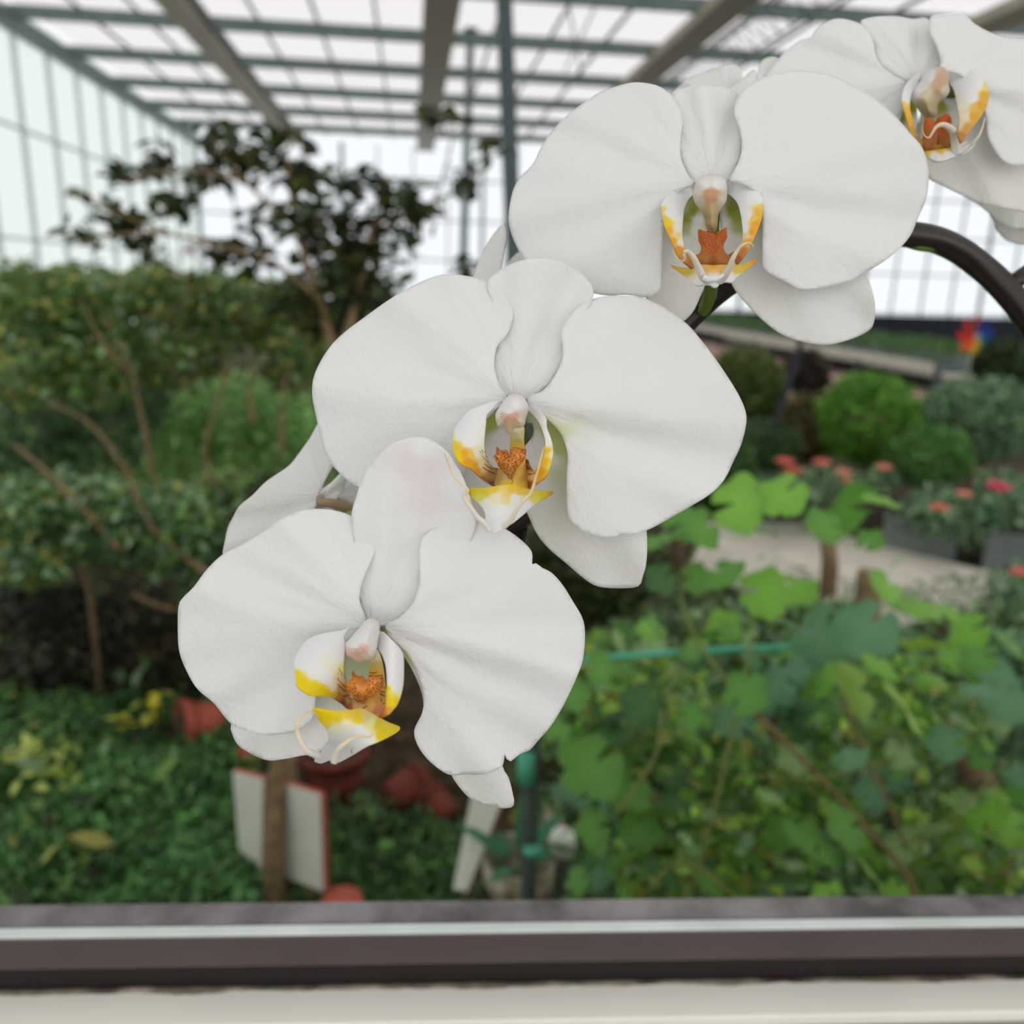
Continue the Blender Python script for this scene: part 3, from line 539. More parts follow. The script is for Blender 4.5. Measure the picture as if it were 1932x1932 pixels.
# ---- flower three
k3 = (940, 100, 2.3); q3 = (1230, 320, 8.05)
pa = lambda pts: Z(*k3, pts)
li = lambda pts: Z(*q3, pts)
ls = lambda s: ZS(*q3, s)
f3 = dict(d=0.254, c=(1345, 345), label='flower next up the stem, its white curled tendrils crossed before an orange lip, dark stem below', pedicel=[(1343,352,0.263),(1345,450,0.268),(1338,560,0.279),(1325,590,0.284)], pcol=lin(96,112,40),
  petals=[
   ('petal', pa([(850,560),(820,520),(795,460),(790,400),(795,340),(802,290),(790,230),(750,180),(700,145),(640,130),(580,128),(510,145),(440,170),(380,210),(310,260),(240,330),(190,400),(150,480),(90,545),(60,610),(45,700),(50,760),(75,830),(110,890),(170,950),(300,1010),(450,1050),(560,1050),(640,1060),(700,1030),(708,960),(710,880),(715,780),(725,700),(760,620),(820,585)]),
     dict(base=(1325,345), R=370, dd=0, axis=math.pi, cup=0.012, amp=0.0009, seed=11), WHITE, None),
   ('petal', pa([(1000,550),(1030,500),(1055,440),(1058,380),(1045,320),(1025,260),(1035,200),(1070,150),(1130,115),(1200,90),(1280,77),(1370,80),(1460,100),(1550,145),(1640,200),(1720,270),(1790,350),(1840,410),(1865,490),(1868,560),(1855,640),(1820,720),(1790,790),(1740,850),(1680,900),(1600,950),(1540,985),(1450,1010),(1390,1023),(1310,1025),(1260,1000),(1210,975),(1170,955),(1150,930),(1148,850),(1150,760),(1145,680),(1110,600),(1050,565)]),
     dict(base=(1365,345), R=390, dd=-0.0005, axis=0.0, cup=0.012, amp=0.0013, seed=13, rib=0.0014), WHITE, None),
   ('sepal', pa([(850,560),(800,470),(785,400),(790,300),(770,220),(755,172),(800,150),(870,138),(940,138),(1000,150),(1040,178),(1060,220),(1045,300),(1060,390),(1040,480),(1000,555),(930,575)]),
     dict(base=(1345,345), R=200, dd=0.004, axis=-math.pi/2, cup=0.003, amp=0.0004, seed=14), WHITE, None),
   ('sepal', pa([(880,620),(780,640),(720,720),(700,850),(690,980),(640,1055),(700,1130),(785,1168),(840,1130),(880,1050),(900,1000),(925,920),(935,800),(938,700)]),
     dict(base=(1340,355), R=280, dd=0.012, axis=2.0, cup=0.005, amp=0.0004, seed=15), ls([(620,640,lin(156,164,40)),(540,760,lin(170,176,70)),(540,900,lin(200,204,150)),(680,750,W2),(650,900,W2),(500,1100,W2),(200,1300,W2),(600,1500,W2),(500,600,lin(200,204,150)),(700,1700,W2)]), None),
   ('sepal', pa([(960,590),(1040,590),(1120,660),(1250,800),(1500,900),(1590,960),(1620,1020),(1635,1090),(1630,1170),(1600,1210),(1520,1245),(1430,1265),(1330,1255),(1230,1220),(1150,1160),(1080,1090),(1020,1010),(985,900),(968,800),(964,700)]),
     dict(base=(1350,355), R=360, dd=0.012, axis=0.85, cup=0.004, amp=0.0006, seed=16, side=0.004), ls([(1180,620,lin(156,164,40)),(1270,740,lin(176,182,80)),(1280,860,lin(196,200,130)),(1130,800,W2),(1150,1000,W2),(1500,1500,W2),(2200,2200,W2),(2600,2600,W2),(2900,2100,W2),(1900,1500,W2),(2400,1700,W2),(3100,2500,W2),(1600,2200,W2),(1300,1100,W2),(1060,650,W2)]), None)],
  lip=[
   ('side_lobe', li([(640,175),(560,190),(400,260),(300,350),(200,430),(145,520),(140,620),(160,730),(200,870),(270,1010),(340,1150),(400,1270),(470,1360),(560,1440),(640,1490),(650,1330),(560,1240),(500,1180),(470,1050),(465,900),(480,700),(500,580),(560,450),(650,350),(680,250)]),
      lip_depth(0.243, (1275, 430), 0.004, 0.0, 35, tx=0.003, ty=-0.006),
      ls([(500,250,WHITE),(300,420,WHITE),(260,650,WHITE),(400,700,W2),(400,900,lin(224,220,205)),(160,600,lin(230,200,110)),(180,740,lin(230,190,80)),(230,800,YEL),(260,930,lin(226,170,30)),(330,1080,lin(220,160,30)),(400,1210,lin(206,146,40)),(500,1350,lin(190,130,60)),(440,1100,CREAM),(380,1000,lin(226,206,140)),(600,1430,lin(170,110,60)),(600,1300,lin(170,110,50)),(150,500,WHITE)]),
      [(li([(640,1300),(690,1295)]), 1.2, lin(110,50,20)), (li([(560,1240),(640,1300)]), .6, lin(130,70,30))]),
   ('side_lobe', li([(1130,175),(1250,135),(1380,160),(1520,230),(1610,310),(1680,420),(1690,540),(1680,680),(1640,830),(1560,1020),(1470,1180),(1380,1310),(1270,1420),(1245,1330),(1170,1290),(1260,1230),(1340,1120),(1378,1000),(1370,850),(1340,650),(1290,500),(1200,400),(1130,350),(1110,250)]),
      lip_depth(0.243, (1410, 430), 0.004, 0.0, 35, tx=-0.003, ty=-0.006),
      ls([(1200,230,WHITE),(1450,400,WHITE),(1450,700,WHITE),(1400,900,W2),(1440,1000,lin(220,200,150)),(1670,560,lin(232,196,90)),(1630,650,lin(230,176,40)),(1580,820,lin(224,160,20)),(1520,950,lin(224,160,20)),(1540,750,lin(232,190,80)),(1470,1100,lin(220,160,30)),(1380,1230,lin(190,120,40)),(1290,1380,lin(160,90,36)),(1200,1300,lin(170,110,70)),(1320,1150,lin(206,180,150)),(1640,450,WHITE)]),
      [(li(p), .7, lin(130,72,40)) for p in ([(1365,950),(1340,1080),(1270,1190),(1150,1255)], [(1250,1240),(1160,1290)])]),
   ('front_lobe', li([(285,1450),(450,1483),(640,1490),(760,1440),(930,1450),(1100,1440),(1240,1450),(1400,1420),(1530,1370),(1600,1355),(1590,1400),(1500,1480),(1380,1570),(1270,1660),(1220,1710),(1160,1700),(1060,1710),(1000,1770),(940,1775),(880,1740),(800,1740),(700,1755),(640,1740),(560,1670),(480,1610),(380,1540),(300,1480)]),
      lip_depth(0.238, (1346, 520), 0.010, 0.0, 75, ty=-0.006),
      ls([(310,1465,lin(214,160,30)),(420,1520,lin(214,180,50)),(550,1560,lin(208,190,70)),(600,1650,lin(224,220,190)),(700,1700,W2),(930,1490,lin(214,160,50)),(930,1540,lin(222,190,110)),(800,1520,lin(214,170,90)),(1070,1520,lin(214,170,90)),(930,1620,W2),(940,1730,W2),(1200,1660,W2),(1300,1540,lin(216,190,70)),(1300,1620,lin(220,216,180)),(1420,1480,lin(214,180,40)),(1580,1370,lin(210,150,30))]), []),
  ],
  bodies=[
   ('column', li([(650,250),(680,160),(780,90),(900,60),(1030,90),(1110,160),(1140,250),(1140,400),(1120,500),(1050,600),(1005,700),(990,880),(930,960),(850,930),(812,850),(805,740),(720,600),(650,500),(620,380)]), -0.006, 0.008, 0.005,
      ls([(800,240,WHITE),(1000,240,WHITE),(700,330,lin(226,220,205)),(850,350,lin(206,160,122)),(950,350,lin(206,160,122)),(910,430,lin(200,158,116)),(700,480,lin(222,214,195)),(1080,480,lin(222,214,195)),(910,600,lin(206,186,140)),(900,750,lin(190,170,120)),(910,880,lin(186,150,90))]), [], (0, 0.00004)),
   ('callus', li([(700,920),(730,905),(780,925),(860,950),(950,970),(1010,935),(1080,900),(1130,875),(1140,960),(1145,1030),(1100,1120),(1090,1200),(1140,1280),(1200,1310),(1190,1450),(1100,1500),(930,1520),(760,1500),(670,1400),(650,1310),(720,1270),(745,1180),(710,1090),(700,1000)]), -0.0105, 0.0025, 0.003,
      ls([(760,1000,RUST),(1080,1000,RUST),(920,1000,lin(186,96,30)),(800,1120,lin(206,110,40)),(1040,1150,lin(200,106,36)),(930,1200,lin(186,96,30)),(780,1350,lin(176,116,50)),(1080,1350,lin(176,116,50)),(930,1400,lin(156,86,26)),(930,1500,lin(206,150,60))]),
      dots(li([(720,930),(900,980),(1120,920),(1100,1060),(1000,1250),(930,1280),(860,1250),(750,1080)]), 60, 9, step=3.8, ln=3.4, wd=0.8, col=lin(140,62,16), ang=lambda p: 2.2 if p[0] > 1345 else 0.9) + [(li([(930,1300),(930,1470)]), 1.4, lin(140,76,20))], (0, 0))],
  tendrils=[
   (li([(840,1680),(770,1620),(700,1480),(640,1350),(580,1275),(520,1238),(488,1280),(500,1350),(470,1388),(400,1370),(340,1290),(320,1200)]), [-0.017,-0.025,-0.028,-0.026,-0.024], 0.0013, 0.00030, W2, lin(226,200,130)),
   (li([(1040,1680),(1110,1600),(1180,1480),(1230,1350),(1300,1230),(1370,1150),(1450,1115),(1500,1125),(1540,1170)]), [-0.017,-0.025,-0.028,-0.026], 0.0013, 0.00035, W2, lin(230,210,150)),
   (li([(790,1640),(850,1665),(930,1665),(1000,1650),(1090,1600)]), [-0.022,-0.023,-0.022], 0.0009, 0.0008, W2, W2)])
# ---- flower four, top corner
k4 = (1400, 0, 3.1165); q4 = (1660, 110, 8.05)
pa = lambda pts: Z(*k4, pts)
li = lambda pts: Z(*q4, pts)
ls = lambda s: ZS(*q4, s)
f4 = dict(d=0.300, c=(1770, 150), label='highest flower of the spray, half hidden behind its neighbour and cut by the picture edge', pedicel=[(1770,158,0.310),(1850,220,0.322),(1940,300,0.335),(2000,420,0.345),(1990,600,0.340)], pcol=lin(110,120,60),
  petals=[
   ('petal', pa([(985,490),(950,470),(880,430),(820,385),(785,315),(770,230),(730,160),(660,125),(570,108),(500,125),(440,165),(400,220),(350,232),(270,290),(200,360),(130,450),(100,560),(200,700),(500,800),(760,860),(890,770),(950,640)]),
     dict(base=(1715,155), R=300, dd=0.002, axis=math.pi, cup=0.014, amp=0.0010, seed=21), WHITE, None),
   ('petal', pa([(1150,430),(1172,360),(1145,270),(1110,200),(1100,130),(1120,90),(1200,85),(1280,78),(1320,95),(1370,140),(1450,185),(1540,215),(1600,220),(1700,240),(1800,320),(1850,450),(1850,700),(1800,900),(1660,970),(1560,960),(1500,900),(1450,800),(1440,700),(1400,550),(1300,450),(1220,420)]),
     dict(base=(1775,150), R=330, dd=0.0, axis=0.1, cup=0.014, amp=0.0014, seed=22), WHITE, None),
   ('sepal', pa([(985,485),(880,425),(820,380),(785,310),(760,230),(700,160),(700,120),(780,98),(900,93),(1000,110),(1090,108),(1125,200),(1160,290),(1175,360),(1150,440),(1060,480)]),
     dict(base=(1730,150), R=150, dd=0.006, axis=-math.pi/2-0.3, cup=0.004, amp=0.0005, seed=23), WHITE, None),
   ('sepal', pa([(1120,560),(1300,560),(1500,700),(1700,900),(1800,1100),(1760,1250),(1658,1243),(1500,1215),(1380,1195),(1300,1150),(1200,1100),(1090,1040),(1050,950),(1040,800),(1060,650)]),
     dict(base=(1770,165), R=280, dd=0.013, axis=1.1, cup=0.006, amp=0.0006, seed=24, side=0.004), ls([(950,720,lin(170,178,50)),(1050,650,W2),(1100,900,W2),(1400,1400,W2),(1200,2500,W2),(1100,500,W2)]), None),
   ('sepal', pa([(980,540),(920,560),(860,680),(800,900),(900,1000),(1000,960),(1020,800),(1030,700),(1020,600)]),
     dict(base=(1740,165), R=240, dd=0.013, axis=1.9, cup=0.005, amp=0.0004, seed=25), ls([(300,850,lin(160,168,60)),(520,720,lin(150,160,30)),(420,500,W2),(550,1000,W2),(300,1200,W2),(700,900,W2)]), None)],
  lip=[
   ('side_lobe', li([(630,210),(560,240),(480,300),(400,390),(350,500),(335,640),(370,760),(400,860),(440,1000),(450,1080),(480,1180),(560,1250),(640,1330),(650,1240),(570,1190),(535,1080),(515,950),(480,850),(460,740),(470,600),(520,480),(590,350)]),
      lip_depth(0.289, (1715, 190), 0.004, 0.0, 30, tx=0.003, ty=-0.006),
      ls([(560,280,WHITE),(430,450,WHITE),(400,600,WHITE),(360,700,lin(230,196,100)),(420,800,lin(228,180,50)),(470,950,lin(222,170,40)),(490,1120,lin(190,150,40)),(600,1260,lin(170,116,50))]), []),
   ('side_lobe', li([(1050,210),(1100,130),(1200,120),(1330,150),(1460,210),(1570,300),(1640,420),(1660,540),(1640,680),(1560,850),(1450,1000),(1350,1130),(1240,1265),(1190,1180),(1180,1080),(1200,900),(1170,700),(1120,480),(1050,350)]),
      lip_depth(0.288, (1830, 190), 0.004, 0.3, 30, tx=-0.002, ty=-0.006),
      ls([(1150,200,W2),(1300,400,W2),(1250,700,lin(226,220,205)),(1400,600,W2),(1610,440,lin(228,206,120)),(1590,560,lin(214,168,30)),(1520,720,lin(210,160,20)),(1420,880,lin(210,160,24)),(1460,740,lin(216,180,70)),(1320,1060,lin(200,146,50)),(1240,1200,lin(180,120,50)),(1220,1000,lin(214,196,160)),(1500,400,W2),(1300,880,lin(222,210,180))]),
      [(li([(1195,880),(1190,1000),(1185,1080)]), 2.0, lin(180,140,90))]),
   ('front_lobe', li([(620,1330),(680,1400),(900,1380),(1095,1340),(1110,1240),(1215,1290),(1300,1270),(1420,1245),(1465,1270),(1400,1370),(1260,1460),(1120,1500),(1000,1540),(850,1555),(750,1520),(690,1460)]),
      lip_depth(0.284, (1780, 290), 0.008, 0.0, 50, ty=-0.006),
      ls([(700,1420,lin(226,190,80)),(900,1390,lin(222,180,60)),(1050,1370,lin(222,180,70)),(850,1500,W2),(1050,1450,W2),(1200,1400,W2),(1400,1290,W2)]), [])],
  bodies=[
   ('column', li([(640,310),(700,230),(780,160),(900,120),(990,150),(1040,230),(1055,310),(1050,400),(1060,500),(1000,600),(930,640),(880,720),(870,850),(790,920),(680,900),(580,780),(490,650),(500,520),(580,400)]), -0.005, 0.009, 0.005,
      ls([(760,280,WHITE),(620,450,WHITE),(880,350,lin(208,166,136)),(940,300,lin(212,174,146)),(880,450,lin(206,172,130)),(700,550,lin(214,204,170)),(750,750,lin(190,170,130)),(980,500,lin(214,210,190))]), [], (0, 0.00004)),
   ('callus', li([(680,920),(780,900),(840,960),(880,900),(940,870),(1020,835),(1080,900),(1090,980),(1060,1100),(1100,1180),(1095,1320),(1090,1400),(900,1420),(690,1430),(620,1300),(650,1200),(660,1050)]), -0.011, 0.0025, 0.003,
      ls([(740,1000,RUST),(1000,930,lin(190,84,26)),(900,1050,lin(170,80,24)),(760,1150,lin(176,100,40)),(950,1250,lin(170,100,36)),(750,1320,lin(170,110,44)),(900,1400,lin(206,160,60))]), [(li([(900,1180),(880,1300)]), 2.6, lin(130,60,14)), (li([(650,1190),(700,1210)]), 1.6, lin(120,70,30))], (0, 0))],
  tendrils=[
   (li([(1160,1440),(1150,1250),(1110,1120),(1050,1045),(950,1008),(860,1040),(800,1130),(745,1208),(680,1180),(650,1110),(645,1040)]), [-0.014,-0.024,-0.026,-0.028], 0.0018, 0.00035, W2, lin(226,180,110)),
   (li([(1200,1420),(1350,1320),(1430,1260),(1500,1180),(1560,1040),(1595,900)]), [-0.014,-0.018,-0.020], 0.0014, 0.0004, W2, lin(226,216,180))])
flowers = [flower(f) for f in (f1, f2, f3, f4)]

def back_flower(label, c, d, pieces, pedicel, pcol=lin(176, 150, 120)):
    pts = catmull([np.array(q) for q in pedicel], False, n=6); W = np.array([PA([(a, b)], e)[0] for a, b, e in pts])
    fl = tube('flower', W, 0.0019, M_lip, orchid, 10, loc=P(c[0], c[1], d), col=np.array([pcol] * len(W))); fl['label'] = label
    for i, (nm, out, dd, kw) in enumerate(pieces):
        patch(nm, out, petal_depth(c, kw.get('R', 150), d + dd, axis=kw.get('axis', 0), cup=kw.get('cup', 0.01), tilt=kw.get('tilt', 0), seed=30 + i, amp=0.0005), W2, M_petal, fl, step=5.5, thick=0.0005, uvbase=c, uvaxis=kw.get('axis', 0))
pz = lambda pts: Z(320, 780, 2.415, pts)
back_flower('flower seen from behind, beside the lowest flower', (610, 935), 0.268, [
    ('petal', pz([(690,30),(640,110),(590,180),(540,240),(440,310),(380,370),(320,420),(290,470),(265,520),(250,590),(245,650),(300,720),(430,680),(560,600),(650,480),(690,350),(720,280),(752,225),(800,120),(760,20)]), 0.0, dict(axis=2.4, R=200, tilt=0.012, cup=0.006)),
    ('petal', pz([(785,268),(740,310),(695,345),(685,370),(700,392),(750,402),(790,350),(805,300)]), -0.004, dict(axis=-0.7, R=80)),
    ('sepal', pz([(800,285),(785,345),(755,400),(760,440),(830,475),(900,420),(900,330),(840,260)]), 0.006, dict(axis=0.2, R=100, tilt=0.01)),
    ('sepal', pz([(600,420),(680,400),(760,410),(820,440),(820,520),(700,520),(600,500)]), 0.004, dict(axis=1.2, R=90))],
    [(600, 945, 0.266), (625, 947, 0.266), (655, 957, 0.27), (675, 975, 0.276), (690, 985, 0.282)])
back_flower('flower seen edge-on, only petal tips rising over the middle flower', (960, 560), 0.285, [
    ('petal', [(890,540),(893,520),(905,488),(925,450),(943,427),(952,422),(956,445),(948,490),(935,540)], 0.0, dict(axis=-1.7, R=140, tilt=0.008)),
    ('sepal', [(925,550),(940,525),(955,500),(976,477),(992,480),(1000,510),(990,560)], 0.006, dict(axis=-1.5, R=100, tilt=0.008))],
    [(960, 560, 0.286), (1000, 600, 0.29), (1060, 640, 0.29)])
back_flower('flower facing away, tips showing between the two upper flowers', (1400, 220), 0.300, [
    ('petal', [(1365,200),(1378,165),(1402,147),(1424,132),(1432,170),(1420,210)], 0.0, dict(axis=-1.5, R=100)),
    ('petal', [(1410,200),(1428,140),(1440,112),(1470,110),(1500,150),(1480,220)], 0.01, dict(axis=-1.0, R=120)),
    ('sepal', [(1260,190),(1290,155),(1330,135),(1385,120),(1400,150),(1380,210),(1300,220)], 0.008, dict(axis=-2.0, R=130))],
    [(1400, 225, 0.302), (1420, 300, 0.306), (1500, 400, 0.31)])
pz = lambda pts: Z(1400, 0, 3.1165, pts)
back_flower('flower at the picture edge, lower sepals hanging above the dark stem', (1960, 330), 0.345, [
    ('sepal', pz([(1300,1130),(1380,1195),(1480,1280),(1510,1312),(1580,1340),(1700,1350),(1850,1300),(1850,1150),(1600,1080)]), -0.004, dict(axis=2.4, R=140)),
    ('sepal', pz([(1460,1250),(1485,1310),(1500,1360),(1550,1410),(1600,1432),(1650,1440),(1780,1420),(1850,1300),(1650,1220)]), 0.004, dict(axis=2.0, R=140))],
    [(1960, 330, 0.348), (2000, 420, 0.35), (1990, 560, 0.34)])
# the dark flower stem
sp = [(940,1010,0.292),(1000,965,0.290),(1080,860,0.292),(1180,720,0.292),(1290,612,0.290),(1362,545,0.288),(1450,490,0.292),(1600,440,0.303),(1720,443,0.315),(1790,462,0.325),(1850,502,0.332),(1905,555,0.334),(1960,630,0.336),(2020,760,0.34),(2070,950,0.36),(2110,1200,0.40)]
q_ = catmull([np.array(a) for a in sp], False, n=8); W = np.array([PA([(a, b)], c)[0] for a, b, c in q_])
foot = WO + Wd * 0.40 + Nd * (nback - 0.006) + Vector((0, 0, zs))
W = np.vstack([W, [np.array(foot + Vector((0, 0, 0.05)))], [np.array(foot)]])
rr = np.interp(np.linspace(0, 1, len(W)), [0, .3, .5, .75, 1], [0.0030, 0.0040, 0.0048, 0.0052, 0.006])
st = tube('stem', W, rr, M_stem, orchid, 12)
tube('stem_tip', PA([(1000,965),(985,1000),(975,1060)], 0.291), [0.0024, 0.002, 0.001], M_stem, st, 8)
def stalk(pts, r):
    q = catmull([np.array(a) for a in pts], False, n=6); tube('stalk', np.array([PA([(a, b)], c)[0] for a, b, c in q]), r, M_green_stem, orchid, 10)
stalk([(1330,580,0.285),(1338,560,0.281),(1343,530,0.277)], 0.0023)
stalk([(1705,452,0.315),(1735,462,0.317),(1775,466,0.323)], 0.0022)
tube('node', PA([(1895,540),(1920,528),(1950,505)], 0.333), [0.004, 0.0033, 0.003], M_stem, st, 8)

# ------------------------------------------------------------------ foliage
LT = np.array([(0, 0, 0), (.28, .24, .05), (.3, 0, -.02), (.28, -.24, .05), (.68, .2, .03), (.66, 0, -.05), (.68, -.2, .03), (1, 0, -.12)], float)
LF = [(0, 2, 1), (0, 3, 2), (2, 5, 4, 1), (2, 3, 6, 5), (5, 7, 4), (5, 6, 7)]
def rand_frames(n, droop=0.3, flat=0.5, rng=RNG):
    """leaf frames: a = along the leaf, nrm = its face"""
    th = rng.uniform(0, 2 * math.pi, n); el = rng.normal(-droop, 0.45, n)
    a = np.stack([np.cos(th) * np.cos(el), np.sin(th) * np.cos(el), np.sin(el)], 1)
    up = np.stack([rng.normal(0, 1 - flat, n), rng.normal(0, 1 - flat, n), np.ones(n)], 1)
    b = np.cross(up, a); b /= np.linalg.norm(b, axis=1)[:, None] + 1e-9; c = np.cross(a, b); return a, b, c
def leaf_mass(C, size, cols, width=1.0, droop=0.3, flat=0.5, rng=RNG, T=LT, TF=LF):
    n = len(C); a, b, c = rand_frames(n, droop, flat, rng); s = np.asarray(size).reshape(-1, 1, 1) * np.ones((n, 1, 1))
    V = C[:, None, :] + s * (a[:, None, :] * T[None, :, 0:1] + b[:, None, :] * T[None, :, 1:2] * width + c[:, None, :] * T[None, :, 2:3])
    m = len(T); Fc = []
    for i in range(n): Fc.extend([tuple(i * m + k for k in f) for f in TF])
    return V.reshape(-1, 3), Fc, np.repeat(cols, m, 0)
def palette(n, cols, rng=RNG, jit=0.25):
    cols = np.array(cols); c = cols[rng.integers(0, len(cols), n)] * 1.2 + np.array([.03, .02, .012]); return np.clip(c * (1 + rng.normal(0, jit, (n, 1))), 0.003, 1)
def blob(px, py, rx, ry, d, dd, n, rng=RNG, shell=0.0):
    u = rng.normal(0, 1, (n, 3)); u /= np.linalg.norm(u, axis=1)[:, None]; r = rng.uniform(shell, 1, n)[:, None] ** (1 / 3); u *= r
    return PA(np.stack([px + u[:, 0] * rx, py + u[:, 1] * ry], 1), d + u[:, 2] * dd)
def foliage(name, C, size, cols, parent, width=1.0, droop=0.3, flat=0.5, T=LT, TF=LF, jit=0.25, kind='stuff'):
    V, Fc, c = leaf_mass(C, size, palette(len(C), cols, jit=jit), width, droop, flat, T=T, TF=TF)
    o = obj(name, V, Fc, M_leaf, parent, None, c); tag(o, kind=kind); return o
LEAFMESH = {}
def leaf_objects(name, C, size, cols, parent, width=1.0, droop=0.3, flat=0.5, T=LT, TF=LF, key='leaf', nvar=5):
    """single leaves as parts; alike leaves share their mesh"""
    ms = []
    for i in range(nvar):
        c = palette(1, cols)[0]; me = raw_mesh(key, T * np.array([1, width, 1]), TF, np.tile(c, (len(T), 1))); me.materials.append(M_leaf); ms.append(me)
    a, b, c = rand_frames(len(C), droop, flat)
    for i in range(len(C)):
        s = float(np.asarray(size).reshape(-1)[i % np.size(size)])
        M = Matrix(((*(a[i] * s),), (*(b[i] * s),), (*(c[i] * s),))).transposed().to_4x4(); M.translation = Vector(C[i])
        place(name, ms[i % nvar], M, parent)
DK = [lin(8, 40, 14), lin(30, 60, 24), lin(4, 34, 12), lin(60, 70, 20)]
MID = [lin(92, 134, 66), lin(112, 150, 76), lin(66, 108, 56), lin(146, 148, 70), lin(130, 166, 122)]
BR = [lin(130, 180, 64), lin(110, 164, 58), lin(150, 190, 80), lin(96, 148, 60)]
BLU = [lin(112, 152, 112), lin(88, 132, 96), lin(140, 172, 132), lin(66, 106, 74)]

# ---- tree with dark leaves against the bright roof
tr_base = G(545, 1560)
tree = empty('tree', tr_base, 'open-crowned tree with dark leaves rising against the white glass roof', 'tree')
dT = 2.9
def branch(pts, r0, r1, parent=tree, name='branch', m=M_bark, sides=7):
    q = catmull([np.array(a, float) for a in pts], False, n=5)
    return tube(name, np.array([PA([(a, b)], c)[0] for a, b, c in q]), np.linspace(r0, r1, len(q)), m, parent, sides)
base_px = (545, 1560)
W = [np.array(tr_base)] + [np.array(P(x, y, d)) for x, y, d in ((560,1250,2.75),(590,1000,2.8),(620,800,2.85),(650,650,2.9))]
q_ = catmull(W, False, n=6); tube('trunk', q_, np.linspace(0.035, 0.02, len(q_)), M_bark, tree, 10)
branch([(650,650,2.9),(680,540,2.9),(700,440,2.9),(760,370,2.95)], 0.02, 0.006)
branch([(640,690,2.9),(600,560,2.85),(560,430,2.8),(540,290,2.8)], 0.018, 0.005)
branch([(600,560,2.85),(520,500,2.8),(440,470,2.8),(300,440,2.75),(170,450,2.7)], 0.010, 0.004)
branch([(560,430,2.8),(460,340,2.8),(400,260,2.8)], 0.008, 0.003)
branch([(460,340,2.8),(350,320,2.75),(230,340,2.7)], 0.006, 0.003)
branch([(700,440,2.9),(820,380,2.95),(880,350,3.0),(930,290,3.0)], 0.008, 0.003)
branch([(300,440,2.75),(220,400,2.7),(150,370,2.7)], 0.005, 0.002)
branch([(820,380,2.95),(850,280,3.0),(845,215,3.0)], 0.005, 0.002)
crown = [(230,335,45,22),(300,300,22,42),(400,250,35,25),(430,285,45,28),(530,265,45,35),(500,310,70,30),(400,335,50,25),(330,385,50,25),(210,410,45,25),(160,440,45,22),(250,430,45,28),(270,465,35,22),(470,490,60,28),(420,470,45,25),
         (480,420,30,25),(560,420,40,35),(620,420,60,55),(700,450,70,65),(680,520,75,60),(600,500,50,40),(760,370,55,40),(795,410,30,30),(830,225,30,22),(865,210,16,14),(925,285,30,16),(880,340,22,30),(885,500,32,20),(690,345,50,28),(560,345,35,22),(150,365,20,14),(600,330,40,20),(640,590,80,50),(560,560,70,40),(460,290,40,30),(350,330,30,16)]
Ct = []; 
for x, y, rx, ry in crown: Ct.append(blob(x, y, rx * 1.05, ry * 1.05, dT + RNG.uniform(-.2, .2), 0.14, max(6, int(rx * ry / 34))))
Ct = np.concatenate(Ct); RNG.shuffle(Ct)
leaf_objects('leaf', Ct[:280], RNG.uniform(0.045, 0.085, 280), DK + [lin(52, 70, 34)], tree, 1.2, 0.1, 0.3)
foliage('foliage', Ct[280:], RNG.uniform(0.045, 0.08, len(Ct) - 280), DK, tree, 1.2, 0.1, 0.3)
pk = obj('blossom', *[x for x in (lambda V, Fc: (V, Fc))(*leaf_mass(blob(355, 468, 9, 9, 2.75, 0.02, 14), 0.03, np.tile(lin(238, 214, 226), (14, 1)), 1.6)[:2])], M_leaf, tree, None, np.tile(lin(246, 232, 240), (14 * 8, 1)))

# ---- hedge-like shrubs of the left half
def shrub(name, label, cat, blobs, d, dd, cols, size, stems, dens=1.0, width=1.0, group=None, trunk_r=0.012, n_obj=60, jit=0.3):
    xs_ = [b[0] for b in blobs]; ymax = max(b[1] + b[3] for b in blobs)
    g = G(sum(xs_) / len(xs_), 1500); a = P(sum(xs_) / len(xs_), ymax, d); base = Vector((a.x, a.y, 0))
    e = empty(name, base, label, cat, group)
    C = np.concatenate([blob(x, y, rx, ry, d, dd, int(rx * ry * dens * (0.05 / size) ** 2 / 9)) for x, y, rx, ry in blobs]); C[:, 2] = np.abs(C[:, 2]) + 0.01; RNG.shuffle(C)
    k = min(n_obj, len(C) // 3)
    if k: leaf_objects('leaf', C[:k], RNG.uniform(size * .8, size * 1.3, k), cols, e, width, 0.3, 0.4)
    foliage('foliage', C[k:], RNG.uniform(size * .7, size * 1.3, len(C) - k), cols, e, width, 0.3, 0.4, jit=jit)
    for s in stems:
        q = catmull([np.array(t, float) for t in s], False, n=5); W = np.array([PA([(a, b)], c)[0] for a, b, c in q])
        W = np.vstack([W, [[base.x + (W[-1][0] - base.x) * 0.5, base.y, 0.0]]]) if s is stems[0] else W
        tube('stem', W, np.linspace(trunk_r * 0.5, trunk_r, len(W)), M_bark, e, 7)
    return e
shrub('shrub', 'tall mixed green shrub reaching the left glass wall, bare brown branches inside', 'shrub', [(30,515,40,30),(125,525,35,30),(60,570,130,60),(170,560,120,60),(60,680,110,90),(190,680,110,90)], 3.9, 0.35, MID, 0.055,
      [[(200,600,3.6),(245,690,3.6),(268,790,3.6),(290,900,3.6),(300,1000,3.7)], [(90,760,3.5),(170,800,3.5),(240,890,3.5),(300,980,3.6)], [(150,560,3.6),(190,640,3.6),(240,700,3.6)]], 1.0)
